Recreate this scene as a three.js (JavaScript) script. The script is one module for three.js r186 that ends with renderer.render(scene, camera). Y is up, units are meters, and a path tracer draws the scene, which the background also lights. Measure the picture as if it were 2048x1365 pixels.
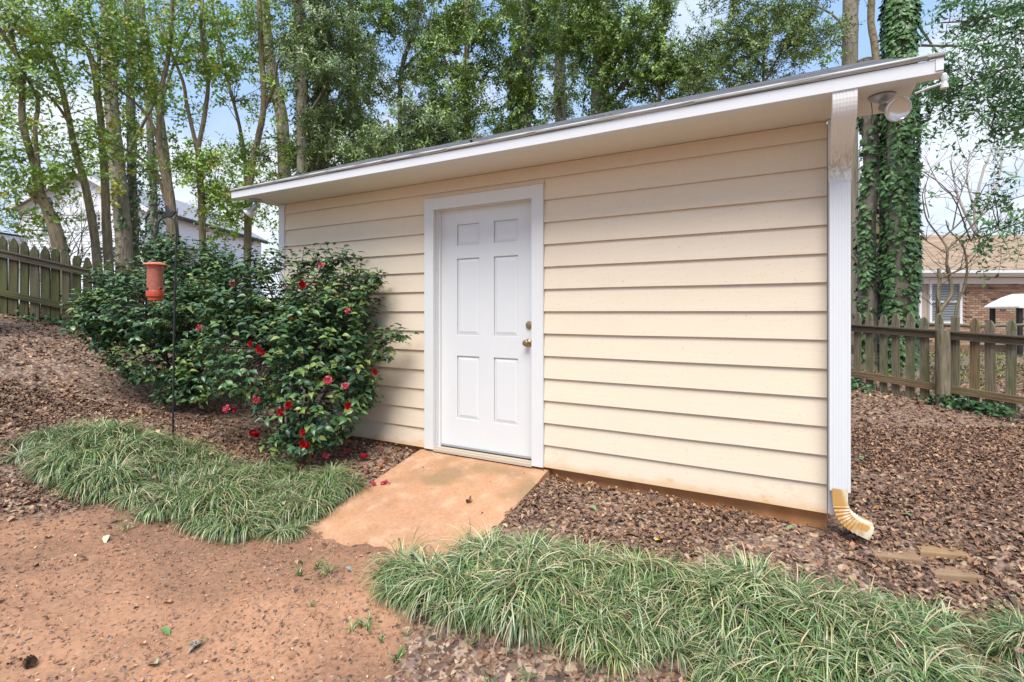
import * as THREE from 'three';
import { mergeGeometries, toCreasedNormals } from 'three/addons/utils/BufferGeometryUtils.js';

// ------------------------------------------------------------------ camera, sky, sun, exposure
const scene = new THREE.Scene();
const camera = new THREE.PerspectiveCamera(67.06, 2048 / 1365, 0.05, 600);
camera.position.set(0, 1.22, 0);
camera.setViewOffset(2048, 1365, 0, 58.5, 2048, 1365);
camera.lookAt(0, 1.22, -10);
const renderer = new THREE.WebGLRenderer({ antialias: true });
renderer.toneMapping = THREE.LinearToneMapping;
renderer.toneMappingExposure = 3.35;
renderer.shadowMap.enabled = true;

let seed = 12345;
const rnd = () => { seed = (seed * 1664525 + 1013904223) >>> 0; return seed / 4294967296; };
const rr = (a, b) => a + (b - a) * rnd();
const gauss = () => (rnd() + rnd() + rnd() + rnd() - 2) * 0.9;
const TAB = new Float32Array(65536);
{ let s = 777; for (let i = 0; i < 65536; i++) { s = (s * 1664525 + 1013904223) >>> 0; TAB[i] = s / 4294967296; } }
const hsh = (x, y) => TAB[((x * 374761 + y * 668265 + ((x * y) << 3)) ^ (y * 1327)) & 65535];
function vn(x, y, p = 0) {
  let xi = Math.floor(x), yi = Math.floor(y); const fx = x - xi, fy = y - yi;
  const u = fx * fx * (3 - 2 * fx), v = fy * fy * (3 - 2 * fy);
  let x1 = xi + 1, y1 = yi + 1;
  if (p) { xi = ((xi % p) + p) % p; yi = ((yi % p) + p) % p; x1 = ((x1 % p) + p) % p; y1 = ((y1 % p) + p) % p; }
  const a = hsh(xi, yi), b = hsh(x1, yi), c = hsh(xi, y1), d = hsh(x1, y1);
  return a + (b - a) * u + (c - a) * v + (a - b - c + d) * u * v;
}
const fbm = (x, y, o = 4, p = 0) => { let s = 0, a = 0.5, t = 0; for (let i = 0; i < o; i++) { s += a * vn(x, y, p); t += a; a *= 0.5; x = x * 2 + (p ? 0 : 17.3); y = y * 2 + (p ? 0 : 9.1); p *= 2; } return s / t; };
const sm = (a, b, x) => { const t = Math.min(1, Math.max(0, (x - a) / (b - a))); return t * t * (3 - 2 * t); };
const mix = (a, b, t) => a + (b - a) * t;

{ // sky: pale blue air, whiter towards the horizon, broken soft cloud all round
  const w = 1024, h = 512, a = new Float32Array(w * h * 4);
  for (let j = 0; j < h; j++) for (let i = 0; i < w; i++) {
    const el = (j + 0.5) / h * Math.PI - Math.PI / 2, az = (i + 0.5) / w * 2 * Math.PI;
    const y = Math.sin(el), c = Math.cos(el), x = c * Math.cos(az), z = c * Math.sin(az);
    let r, g, b;
    if (y < -0.02) { r = 0.16; g = 0.14; b = 0.12; } else {
      const q = Math.max(0, y), k = Math.pow(1 - q, 3);
      r = mix(0.105, 0.25, k); g = mix(0.182, 0.29, k); b = mix(0.325, 0.34, k);
      const s = 1 / (q + 0.28), n = fbm(x * s * 1.7 + 31, z * s * 1.7 + 7, 6);
      const cl = sm(0.44, 0.66, n) * 0.8;
      r = mix(r, 0.32, cl); g = mix(g, 0.335, cl); b = mix(b, 0.355, cl);
    }
    const o = (j * w + i) * 4; a[o] = r; a[o + 1] = g; a[o + 2] = b; a[o + 3] = 1;
  }
  const t = new THREE.DataTexture(a, w, h, THREE.RGBAFormat, THREE.FloatType);
  t.mapping = THREE.EquirectangularReflectionMapping; t.magFilter = THREE.LinearFilter; t.minFilter = THREE.LinearFilter; t.wrapS = THREE.RepeatWrapping; t.needsUpdate = true;
  scene.background = t; scene.environment = t;
}
const sun = new THREE.DirectionalLight(new THREE.Color().setRGB(1, 0.96, 0.9), 1.5);
sun.name = 'sun'; sun.position.set(-2, 16, 7.2); sun.target.position.set(0, 0, -3);
sun.castShadow = true; sun.shadow.radius = 70; sun.shadow.mapSize.set(2048, 2048);
Object.assign(sun.shadow.camera, { left: -16, right: 16, top: 16, bottom: -16, near: 0.5, far: 60 });
scene.add(sun, sun.target);

// ------------------------------------------------------------------ helpers
const names = {};
const numbered = n => { const k = names[n] = (names[n] ?? -1) + 1; return k ? `${n}_${String(k).padStart(3, '0')}` : n; };
const V = (x, y, z) => new THREE.Vector3(x, y, z);
const col = (r, g, b) => new THREE.Color().setRGB(r, g, b);
function thing(name, label, category, pos = [0, 0, 0], turn = 0, group) {
  const o = new THREE.Group(); o.name = numbered(name); o.position.set(...pos); o.rotation.y = turn;
  o.userData = { label, category }; if (group) o.userData.group = group;
  scene.add(o); return o;
}
function part(name, geos, m, parent, label) {
  const g = Array.isArray(geos) ? merge(geos) : geos;
  const o = new THREE.Mesh(g, m); o.name = name; o.castShadow = o.receiveShadow = true; parent.add(o);
  if (label) o.userData.label = label;
  return o;
}
function solo(name, geos, m, label, category, group, pos) {
  const o = part(numbered(name), geos, m, scene); o.userData = { label, category }; if (group) o.userData.group = group;
  if (pos) o.position.set(...pos); return o;
}
function struct(name, geos, m) { const o = part(name, geos, m, scene); o.userData.kind = 'structure'; return o; }
const norm = g => { const n = g.index ? g.toNonIndexed() : g; for (const k of Object.keys(n.attributes)) if (!['position', 'normal', 'uv'].includes(k)) n.deleteAttribute(k); return n; };
const merge = l => l.length === 1 ? l[0] : mergeGeometries(l.map(norm));
const bx = (w, h, d, x = 0, y = 0, z = 0) => {   // box with uv in metres
  const g = new THREE.BoxGeometry(w, h, d).translate(x, y, z);
  const p = g.attributes.position, n = g.attributes.normal, u = g.attributes.uv;
  for (let i = 0; i < p.count; i++) {
    const ax = Math.abs(n.getX(i)), ay = Math.abs(n.getY(i));
    u.setXY(i, ax > 0.5 ? p.getZ(i) : p.getX(i), ay > 0.5 ? p.getZ(i) : p.getY(i));
  } return g;
};
function ext(pts, depth, bevel = 0, holes = []) {
  const s = new THREE.Shape(pts.map(p => new THREE.Vector2(...p)));
  for (const h of holes) s.holes.push(new THREE.Path(h.map(p => new THREE.Vector2(...p))));
  return new THREE.ExtrudeGeometry(s, { depth, bevelEnabled: bevel > 0, bevelSize: bevel, bevelThickness: bevel, bevelSegments: 2, steps: 1 });
}
function custom(pos, idx, uv) {
  const g = new THREE.BufferGeometry();
  g.setAttribute('position', new THREE.Float32BufferAttribute(pos, 3));
  g.setAttribute('uv', new THREE.Float32BufferAttribute(uv || new Array(pos.length / 3 * 2).fill(0), 2));
  g.setIndex(idx); g.computeVertexNormals(); return g;
}
// tapered tube through points; radius r0 -> r1, slightly knobbly
function tube(pts, r0, r1, seg = 0, rad = 8, knob = 0.08) {
  const vs = pts.map(p => p.isVector3 ? p : V(...p));
  const c = new THREE.CatmullRomCurve3(vs, false, 'centripetal'), n = seg || Math.max(3, vs.length * 4);
  const pos = [], idx = [], uv = []; let up = V(0.3, 0.2, 1).normalize(); const len = c.getLength();
  for (let i = 0; i <= n; i++) {
    const t = i / n, p = c.getPoint(t), d = c.getTangent(t);
    const a = up.clone().addScaledVector(d, -up.dot(d)).normalize(), b = V(0, 0, 0).crossVectors(d, a); up = a;
    const r = mix(r0, r1, t);
    for (let k = 0; k <= rad; k++) {
      const f = k / rad * Math.PI * 2, q = r * (1 + knob * (vn(k % rad * 1.7 + r0 * 900, t * len * 3 + vs[0].x * 7) - 0.5) * 2);
      pos.push(p.x + (a.x * Math.cos(f) + b.x * Math.sin(f)) * q, p.y + (a.y * Math.cos(f) + b.y * Math.sin(f)) * q, p.z + (a.z * Math.cos(f) + b.z * Math.sin(f)) * q);
      uv.push(k / rad * Math.max(1, Math.round(r0 * 2 * Math.PI / 0.4)) * 0.5, t * len / 0.8);
      if (i < n && k < rad) { const q0 = i * (rad + 1) + k, q1 = q0 + rad + 1; idx.push(q0, q0 + 1, q1, q1, q0 + 1, q1 + 1); }
    }
  }
  return custom(pos, idx, uv);
}
// a leaf: base at the origin, tip along +y, face +z, folded along its midrib and curled back
function leafGeo(len, wid, { fold = 0.25, curl = 0.2, segs = 3, peak = 0.42, sway = 0, point = 1.3 } = {}) {
  const pos = [], idx = [];
  for (let i = 0; i <= segs; i++) {
    const t = i / segs, s = Math.pow(Math.sin(Math.PI * Math.pow(Math.min(t, 0.999), Math.log(0.5) / Math.log(peak))), t > peak ? point : 0.8) * wid / 2;
    const a = curl * t * 1.6, y = len * (curl ? Math.sin(a) / (curl * 1.6) : t), z = curl ? -len * (1 - Math.cos(a)) / (curl * 1.6) : 0, x = sway * len * t * t;
    pos.push(x - s, y, z + s * fold * 2, x, y, z, x + s, y, z + s * fold * 2);
    if (i < segs) { const o = i * 3; idx.push(o, o + 1, o + 3, o + 3, o + 1, o + 4, o + 1, o + 2, o + 4, o + 4, o + 2, o + 5); }
  }
  const uv = []; for (let i = 0; i < pos.length; i += 3) uv.push(pos[i] / wid + 0.5, pos[i + 1] / len);
  return custom(pos, idx, uv);
}
function orient(p, dir, nrm, s = 1, sz = s) {
  const y = dir.clone().normalize(), z = nrm.clone().addScaledVector(y, -nrm.dot(y)); if (z.lengthSq() < 1e-6) z.set(y.y, -y.x, 0.1);
  z.normalize(); const x = V(0, 0, 0).crossVectors(y, z);
  return new THREE.Matrix4().makeBasis(x.multiplyScalar(s), y.multiplyScalar(s), z.multiplyScalar(sz)).setPosition(p);
}
const rdir = () => { const z = rr(-1, 1), a = rr(0, Math.PI * 2), q = Math.sqrt(1 - z * z); return V(q * Math.cos(a), z, q * Math.sin(a)); };
function instanced(name, geo, m, items, parent, cast = true) {
  const o = new THREE.InstancedMesh(geo, m, items.length); o.name = name;
  items.forEach((it, i) => { o.setMatrixAt(i, it.m); o.setColorAt(i, it.c); });
  o.castShadow = cast; o.receiveShadow = true; o.userData.kind = 'stuff'; (parent || scene).add(o); return o;
}
// leaves of one plant: the nearest few hundred as parts of their own, the rest as one mass
function leafage(parent, geos, mats, instMat, items, nParts, name = 'leaf', rest = 'foliage') {
  const eye = camera.position, p = V(0, 0, 0), base = parent.position;
  for (const it of items) it.q = p.setFromMatrixPosition(it.m).add(base).distanceTo(eye);
  items.sort((a, b) => a.q - b.q);
  items.slice(0, nParts).forEach((it, i) => {
    const k = mats.length === 1 ? 0 : Math.min(mats.length - 1, Math.floor(it.t * mats.length));
    const o = new THREE.Mesh(geos[i % geos.length], mats[k]); o.name = name; o.matrixAutoUpdate = true; it.m.decompose(o.position, o.quaternion, o.scale);
    o.castShadow = o.receiveShadow = true; parent.add(o);
  });
  const left = items.slice(nParts), per = geos.map(() => []); left.forEach((it, i) => per[i % geos.length].push(it));
  geos.forEach((g, i) => per[i].length && instanced(rest, g, instMat, per[i], parent));
}

// ------------------------------------------------------------------ procedural maps
function tex(w, h, fn, { srgb = true, rep = true } = {}) {
  const a = new Uint8Array(w * h * 4), e = x => { x = Math.min(1, Math.max(0, x)); return Math.round(255 * (srgb ? (x <= 0.0031308 ? 12.92 * x : 1.055 * Math.pow(x, 1 / 2.4) - 0.055) : x)); };
  for (let j = 0; j < h; j++) for (let i = 0; i < w; i++) {
    const c = fn(i / w, j / h, i, j), o = (j * w + i) * 4;
    if (typeof c === 'number') a[o] = a[o + 1] = a[o + 2] = e(c); else { a[o] = e(c[0]); a[o + 1] = e(c[1]); a[o + 2] = e(c[2]); } a[o + 3] = 255;
  }
  const t = new THREE.DataTexture(a, w, h); t.magFilter = THREE.LinearFilter; t.minFilter = THREE.LinearMipmapLinearFilter; t.generateMipmaps = true;
  if (rep) t.wrapS = t.wrapT = THREE.RepeatWrapping;
  if (srgb) t.colorSpace = THREE.SRGBColorSpace; t.needsUpdate = true; return t;
}
const std = (o) => new THREE.MeshStandardMaterial({ side: THREE.DoubleSide, roughness: 0.8, ...o });
const scl = (t, u, v) => { const c = t.clone(); c.repeat.set(u, v); c.needsUpdate = true; return c; };
// painted clapboard: u along the board (1.6 m a repeat), v up the board (0.2 m)
const sidCol = (u, v, dirt) => {
  const grain = fbm(u * 16, v * 64, 3, 16) - 0.5, blot = fbm(u * 6 + 3, v * 3, 3, 6) - 0.5, sp = fbm(u * 150, v * 40, 2);
  let f = 1 + grain * 0.045 + blot * 0.05; let c = [0.735 * f, 0.61 * f, 0.46 * f];
  if (sp > 0.84) c = c.map(x => x * 0.72);
  const nu = u * 4 + 0.3, nd = Math.hypot((nu - Math.round(nu)) * 0.4, (v - 0.13 - 0.05 * hsh(Math.round(nu), 3)) * 0.2); if (nd < 0.0035) c = c.map((x, i) => x * [0.82, 0.76, 0.7][i]);
  if (dirt) {
    const n = fbm(u * 24, v * 7, 4, 24), e = fbm(u * 5, 2.5, 3, 5), m = sm(0.07 + e * 0.38, -0.1, v - n * 0.2) * 0.75 + sm(0.63, 0.7, n) * sm(0.45, 0.6, e) * 0.3;
    c = [mix(c[0], 0.64, m), mix(c[1], 0.40, m), mix(c[2], 0.20, m)];
  } return c;
};
const mSiding = std({ map: tex(1024, 256, (u, v) => sidCol(u, v, 0)), roughness: 0.62, bumpMap: tex(512, 256, (u, v) => fbm(u * 8, v * 48, 4, 8), { srgb: false }), bumpScale: 0.0005 });
const mSidingLow = mSiding.clone(); mSidingLow.map = tex(1024, 256, (u, v) => sidCol(u, v, 1));
const dirtyWhite = (r, g, b, amt, oc) => tex(512, 512, (u, v) => {
  const n = fbm(u * 6, v * 6, 5, 6), k = fbm(u * 40, v * 40, 2, 40), f = 1 + (n - 0.5) * 0.05, m = Math.max(0, n - 0.58) * amt + (k > 0.8 ? amt * 0.3 : 0);
  return [mix(r * f, oc[0], m), mix(g * f, oc[1], m), mix(b * f, oc[2], m)];
});
const mTrim = std({ map: dirtyWhite(0.69, 0.69, 0.675, 0.25, [0.5, 0.4, 0.28]), roughness: 0.5 });
const mDoor = std({ map: dirtyWhite(0.685, 0.687, 0.675, 0.2, [0.6, 0.5, 0.4]), roughness: 0.42 });
const mSoffit = std({ map: dirtyWhite(0.74, 0.69, 0.62, 0.4, [0.5, 0.4, 0.3]), roughness: 0.7 });
const mGutter = std({ map: dirtyWhite(0.70, 0.70, 0.705, 0.15, [0.4, 0.38, 0.34]), roughness: 0.38 });
const mGutterLip = std({ map: tex(512, 128, (u, v) => { const n = fbm(u * 24, v * 6, 5, 24), k = sm(0.36, 0.6, n); return [mix(0.50, 0.22, k), mix(0.49, 0.205, k), mix(0.465, 0.175, k)]; }), roughness: 0.6 });
const mSpoutRust = std({ map: tex(256, 256, (u, v) => { const n = fbm(u * 10, v * 4, 4), k = sm(0.35, 0.6, n); return [mix(0.74, 0.55, k), mix(0.66, 0.30, k), mix(0.50, 0.09, k)]; }), roughness: 0.5 });
const mSpoutTop = std({ map: tex(256, 256, (u, v) => { const n = fbm(u * 30, v * 22, 4), k = sm(0.3, 0.7, n) * sm(0.45, 0.75, v) * sm(1.05, 0.9, v) * 0.6; return [mix(0.78, 0.36, k), mix(0.77, 0.24, k), mix(0.74, 0.12, k)]; }), roughness: 0.45 });
const mFound = std({ map: tex(256, 256, (u, v) => { const n = fbm(u * 12, v * 12, 5, 12); return [0.42 + n * 0.2, 0.17 + n * 0.14, 0.06 + n * 0.07]; }), roughness: 0.95 });
const mBrass = new THREE.MeshStandardMaterial({ color: col(0.38, 0.27, 0.14), metalness: 0.9, roughness: 0.38 });
const mSteel = new THREE.MeshStandardMaterial({ color: col(0.45, 0.45, 0.46), metalness: 0.85, roughness: 0.42 });
const mDark = std({ color: col(0.02, 0.02, 0.02), roughness: 0.7 });
const mPole = std({ color: col(0.018, 0.02, 0.02), roughness: 0.5 });
const shTex = tex(512, 512, (u, v) => { const n = fbm(u * 60, v * 60, 3), f = 0.055 + 0.07 * n; return [f, f, f * 1.05]; });
const mShingle = [0.8, 1, 1.25].map(k => std({ map: shTex, color: col(k, k, k), roughness: 0.95 }));
const wood = (a, b, moss) => tex(256, 512, (u, v) => {
  const g = fbm(u * 34, v * 4, 4), n = fbm(u * 4 + 5, v * 5, 4), cr = fbm(u * 60, v * 2.5, 2) > 0.72 ? 0.55 : 1, m = moss * sm(0.42, 0.66, n);
  return [0, 1, 2].map(i => mix(mix(a[i], b[i], g), [0.10, 0.115, 0.03][i], m) * cr);
});
const woodBump = tex(256, 512, (u, v) => fbm(u * 40, v * 4, 4), { srgb: false });
const mW = [wood([0.10, 0.075, 0.05], [0.30, 0.245, 0.18], 0.3), wood([0.12, 0.07, 0.035], [0.32, 0.22, 0.13], 0.35), wood([0.11, 0.09, 0.06], [0.33, 0.29, 0.22], 0.65), wood([0.05, 0.04, 0.028], [0.17, 0.14, 0.10], 0.2)].map(t => std({ map: t, bumpMap: woodBump, bumpScale: 0.004, roughness: 0.95 }));
const mWm = [wood([0.03, 0.03, 0.013], [0.11, 0.10, 0.045], 0.6), wood([0.035, 0.028, 0.016], [0.13, 0.105, 0.06], 0.5), wood([0.06, 0.05, 0.03], [0.2, 0.165, 0.11], 0.4)].map(t => std({ map: t, bumpMap: woodBump, bumpScale: 0.004, roughness: 0.95 }));
const barkBump = tex(256, 512, (u, v) => Math.pow(fbm(u * 16, v * 5, 4, 0), 1.3), { srgb: false });
const bark = (a, b, g = 0.0) => std({ map: tex(256, 512, (u, v) => { const n = fbm(u * 16, v * 5, 4), m = sm(0.5, 0.7, fbm(u * 3 + 9, v * 3, 3)) * g; return [0, 1, 2].map(i => mix(mix(a[i], b[i], n), [0.12, 0.13, 0.04][i], m)); }), bumpMap: barkBump, bumpScale: 0.02, roughness: 0.95 });
const mBark = [bark([0.10, 0.075, 0.045], [0.38, 0.29, 0.185], 0.35), bark([0.09, 0.075, 0.055], [0.36, 0.305, 0.235], 0.3), bark([0.36, 0.31, 0.27], [0.55, 0.49, 0.44])];
const mTwig = std({ color: col(0.11, 0.085, 0.06), roughness: 0.9 });
const leafMat = (o = {}) => new THREE.MeshPhysicalMaterial({ color: 0xffffff, side: THREE.DoubleSide, roughness: 0.6, transmission: 0.25, thickness: 0, ...o });
const mLeafTree = leafMat({ roughness: 0.5, transmission: 0.42 }), mLeafEver = leafMat({ roughness: 0.33, transmission: 0.25 }), mIvyInst = std({ color: 0xffffff, roughness: 0.42 }), mGloss = std({ color: 0xffffff, roughness: 0.3 });

// ------------------------------------------------------------------ the lie of the land
const TERR = [[-0.874622,-4.694024,0.044790938],[-1.746691,-5.183406,0.018348522],[-2.531553,-5.623851,-0.118764312],[-3.316416,-6.064295,0.109752304],[-0.976199,-8.19112,-0.000433015],[1.203974,-6.967664,-0.001811468],[1.916,-3.128,0.026820784],[2.700862,-2.687556,0.30257345],[3.384147,-5.744208,0.002686179],[0.297337,-3.921681,-0.023354517],[0.994992,-3.530176,0.000763849],[1.542703,-3.28015,-0.015550154],[1.426618,-2.255931,0.257539308],[0.554548,-2.745313,0.084297068],[2.734721,-1.521857,0.081933613],[0.937235,-1.383861,0.051313537],[0.096249,-3.461178,0.025911056],[-0.099504,-3.11235,-0.006541065],[-0.387798,-2.700785,0.015783225],[-0.973778,-3.086956,-0.003055933],[-1.598026,-3.609272,-0.078509293],[-1.255458,-4.219721,-0.006225285],[-1.487629,-2.171283,-0.051577111],[-3.03,-4.6,0.095129746],[-3.8,-5.6,-0.07926963],[-5.85,-6.0,0.027016998],[-4.0,-4.0,-0.028850634],[-2.88,-2.9,0.010377755],[-2.09,-2.1,0.021315093],[-1.37,-2.75,0.023473535],[-1.09,-2.2,0.024489732],[0.0,-2.2,-0.044050705],[1.0,-2.15,-0.238118774],[2.09,-2.1,-0.132803976],[2.45,-2.45,-0.32357134],[3.38,-3.4,-0.056424329],[5.44,-5.6,-0.004838565],[5.9,-6.1,-0.00399192],[4.84,-7.2,0.006899629],[-6.9,-7.36,0.02051588],[-5.85,-7.4,-0.020852918],[-4.84,-7.4,-0.007888855],[-3.0,-9.0,-0.000571548],[-3.0,-13.0,-0.006110863],[-9.0,-12.0,0.001701125],[-13.0,-9.0,-0.000188021],[4.0,-13.0,0.001325821],[10.0,-10.0,0.003006039],[10.0,-17.0,-0.002332156],[-20.0,-24.0,-0.001263016],[0.0,-24.0,0.001023014],[20.0,-24.0,0.000242852],[-8.0,-2.0,-0.000959656],[8.0,-2.0,0.000808805],[-6.0,4.0,3.2671e-05],[6.0,4.0,-0.001808605],[0.0,4.0,-0.001130618],[0.0,-0.5,0.000975756],[1.216845753,-0.015999902,0.003059129]];
const SHED = { x: 1.916, z: -3.128, a: -29.3 * Math.PI / 180 }, SC = Math.cos(-SHED.a), SS = Math.sin(-SHED.a);
const toLocal = (x, z) => [(x - SHED.x) * SC + (z - SHED.z) * SS, -(x - SHED.x) * SS + (z - SHED.z) * SC];
const toWorld = (lx, lz) => [SHED.x + lx * SC - lz * SS, SHED.z + lx * SS + lz * SC];
const rampY = lz => -0.015 - 0.2 * lz;
function smooth(x, z) {
  const far = Math.hypot(x, z + 6), k = sm(20, 34, far);
  if (k >= 1) return 0.3;
  let s = 0; const n = TERR.length - 1, e = TERR[n];
  for (let i = 0; i < n; i++) { const t = TERR[i], r = (t[0] - x) ** 2 + (t[1] - z) ** 2; if (r > 1e-12) s += t[2] * 0.5 * r * Math.log(r); }
  return mix(s + e[0] + e[1] * x - e[2] * z, 0.3, k);
}
function land(x, z) {
  let y = smooth(x, z); const [lx, lz] = toLocal(x, z);
  const near = 1 - sm(6, 14, Math.hypot(x, z + 3));
  y += near * ((fbm(x * 2.3 + 40, z * 2.3, 3) - 0.5) * 0.045 + (fbm(x * 11, z * 11 + 8, 3) - 0.5) * 0.022);
  // ground lies under the ramp slab and under the shed floor
  const wob = (fbm(x * 5, z * 5 + 3, 3) - 0.5) * 0.16, wr = sm(0.45, 0.9, lz) * (0.06 + wob * 1.6);
  const inX = Math.min(lx + 3.13 + wob * 0.25 * sm(0.5, 1.2, lz), -1.87 - Math.max(0, wr) - lx), inZ = Math.min(lz + 0.05, 1.24 + wob - lz), d = Math.min(inX, inZ);
  if (d > -0.03) y = mix(y, Math.min(y, rampY(Math.max(0, lz)) - 0.045), sm(-0.03, 0.05, d));
  if (lx > -5.1 && lx < 0.1 && lz < 0.02 && lz > -3.3) y = Math.min(y, -0.12);
  return y;
}
const CLAY = [[-0.815,-3.18],[-1.236,-3.15],[-1.526,-2.89],[-1.711,-2.54],[-1.872,-2.34],[-1.282,-2.3],[-0.93,-2.56],[-2.121,-2.5],[-2.349,-2.41],[-2.704,-2.72],[-2.566,-2.86],[-2.102,-2.2],[-2.074,-2.76],[-2.028,-3.01],[-2.231,-2.12]], LIRL = [[-3.704,-3.8],[-3.922,-4.19],[-3.692,-4.56],[-2.911,-4.32],[-2.357,-4.23],[-1.946,-4.32],[-1.321,-4.2],[-1.161,-3.96],[-1.21,-3.73],[-1.412,-3.43],[-1.78,-3.37],[-2.311,-3.43],[-2.798,-3.54],[-3.292,-3.67]], LIRR = [[-0.755,-2.84],[-0.547,-3.06],[-0.35,-3.16],[0.163,-3.0],[0.745,-2.78],[1.42,-2.54],[1.754,-2.39],[2.326,-2.34],[2.676,-2.16],[2.354,-1.9],[0.938,-2.03],[0.66,-2.22],[0.287,-2.35],[-0.058,-2.47],[-0.366,-2.62],[-0.647,-2.73]];
const inPoly = (x, z, P) => { let c = false; for (let i = 0, j = P.length - 1; i < P.length; j = i++) if ((P[i][1] > z) !== (P[j][1] > z) && x < (P[j][0] - P[i][0]) * (z - P[i][1]) / (P[j][1] - P[i][1]) + P[i][0]) c = !c; return c; };
function clayAt(x, z) { let m = 9; for (const p of CLAY) m = Math.min(m, Math.hypot(p[0] - x, (p[1] - z) * 1.1)); return sm(0.85, 0.25, m + (fbm(x * 2.6, z * 2.6, 4) - 0.5) * 0.9); }
{
  // one sheet: fine round the yard, coarse out to the horizon
  const N = 400, pos = [], idx = [], uv = [], A = 2.4, B = 4.7;
  for (let j = 0; j <= N; j++) for (let i = 0; i <= N; i++) {
    const x = A * Math.sinh(B * (i / N * 2 - 1)), z = -3 - A * Math.sinh(B * (j / N * 2 - 1));
    pos.push(x, land(x, z), z); uv.push((x + 4) / 8, (-z - 1.2) / 8);
    if (i < N && j < N) { const a = j * (N + 1) + i; idx.push(a, a + 1, a + N + 1, a + N + 1, a + 1, a + N + 2); }
  }
  // clay and mulch: leaf scraps strewn over red earth
  const W = 2048, C = new Float32Array(W * W * 3), Hh = new Float32Array(W * W);
  const clayG = new Float32Array(256 * 256);
  for (let j = 0; j < 256; j++) for (let i = 0; i < 256; i++) clayG[j * 256 + i] = clayAt(i / 256 * 8 - 4, -(j / 256 * 8 + 1.2));
  for (let j = 0; j < W; j++) for (let i = 0; i < W; i++) {
    const o = j * W + i, n = fbm(i / 120, j / 120, 5), f = fbm(i / 4, j / 4, 3), k = clayG[(j >> 3) * 256 + (i >> 3)] * mix(0.35, 1, sm(0.36, 0.56, fbm(i / 150 + 50, j / 150, 4))), g = 0.55 + n * 0.8 + (f - 0.5) * 0.55;
    C[o * 3] = mix(0.25, 0.37, k) * g; C[o * 3 + 1] = mix(0.132, 0.192, k) * g; C[o * 3 + 2] = mix(0.077, 0.107, k) * g; Hh[o] = f * 0.3;
  }
  const PAL = [[0.20, 0.13, 0.09], [0.28, 0.18, 0.12], [0.12, 0.075, 0.05], [0.36, 0.25, 0.17], [0.24, 0.15, 0.12], [0.09, 0.06, 0.045], [0.42, 0.31, 0.21]];
  for (let s = 0; s < 190000; s++) {
    const cx = rnd() * W, cy = rnd() * W, k = clayG[(cy >> 3) * 256 + (cx >> 3)]; if (rnd() < k * 0.8) continue;
    const a = rr(1.2, 8) * (1 - k * 0.6), b = a * rr(0.25, 0.7), t = rnd() * 3.14, ct = Math.cos(t), st = Math.sin(t), p = PAL[Math.floor(rnd() * PAL.length)], f = rr(0.7, 1.25), R = Math.ceil(a), hh = rr(0.3, 1);
    for (let y = -R; y <= R; y++) for (let x = -R; x <= R; x++) {
      const u = (x * ct + y * st) / a, v = (-x * st + y * ct) / b; if (u * u + v * v > 1) continue;
      const o = (((cy + y) & (W - 1)) * W + ((cx + x) & (W - 1)));
      C[o * 3] = p[0] * f; C[o * 3 + 1] = p[1] * f; C[o * 3 + 2] = p[2] * f; Hh[o] = hh;
    }
  }
  const map = tex(W, W, (u, v, i, j) => { const o = (j * W + i) * 3; return [C[o], C[o + 1], C[o + 2]]; });
  const bump = tex(W, W, (u, v, i, j) => Hh[j * W + i], { srgb: false });
  for (const t of [map, bump]) t.wrapS = t.wrapT = THREE.MirroredRepeatWrapping;
  struct('ground', custom(pos, idx, uv), std({ map, bumpMap: bump, bumpScale: 0.008, roughness: 0.97 }));
}

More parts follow.
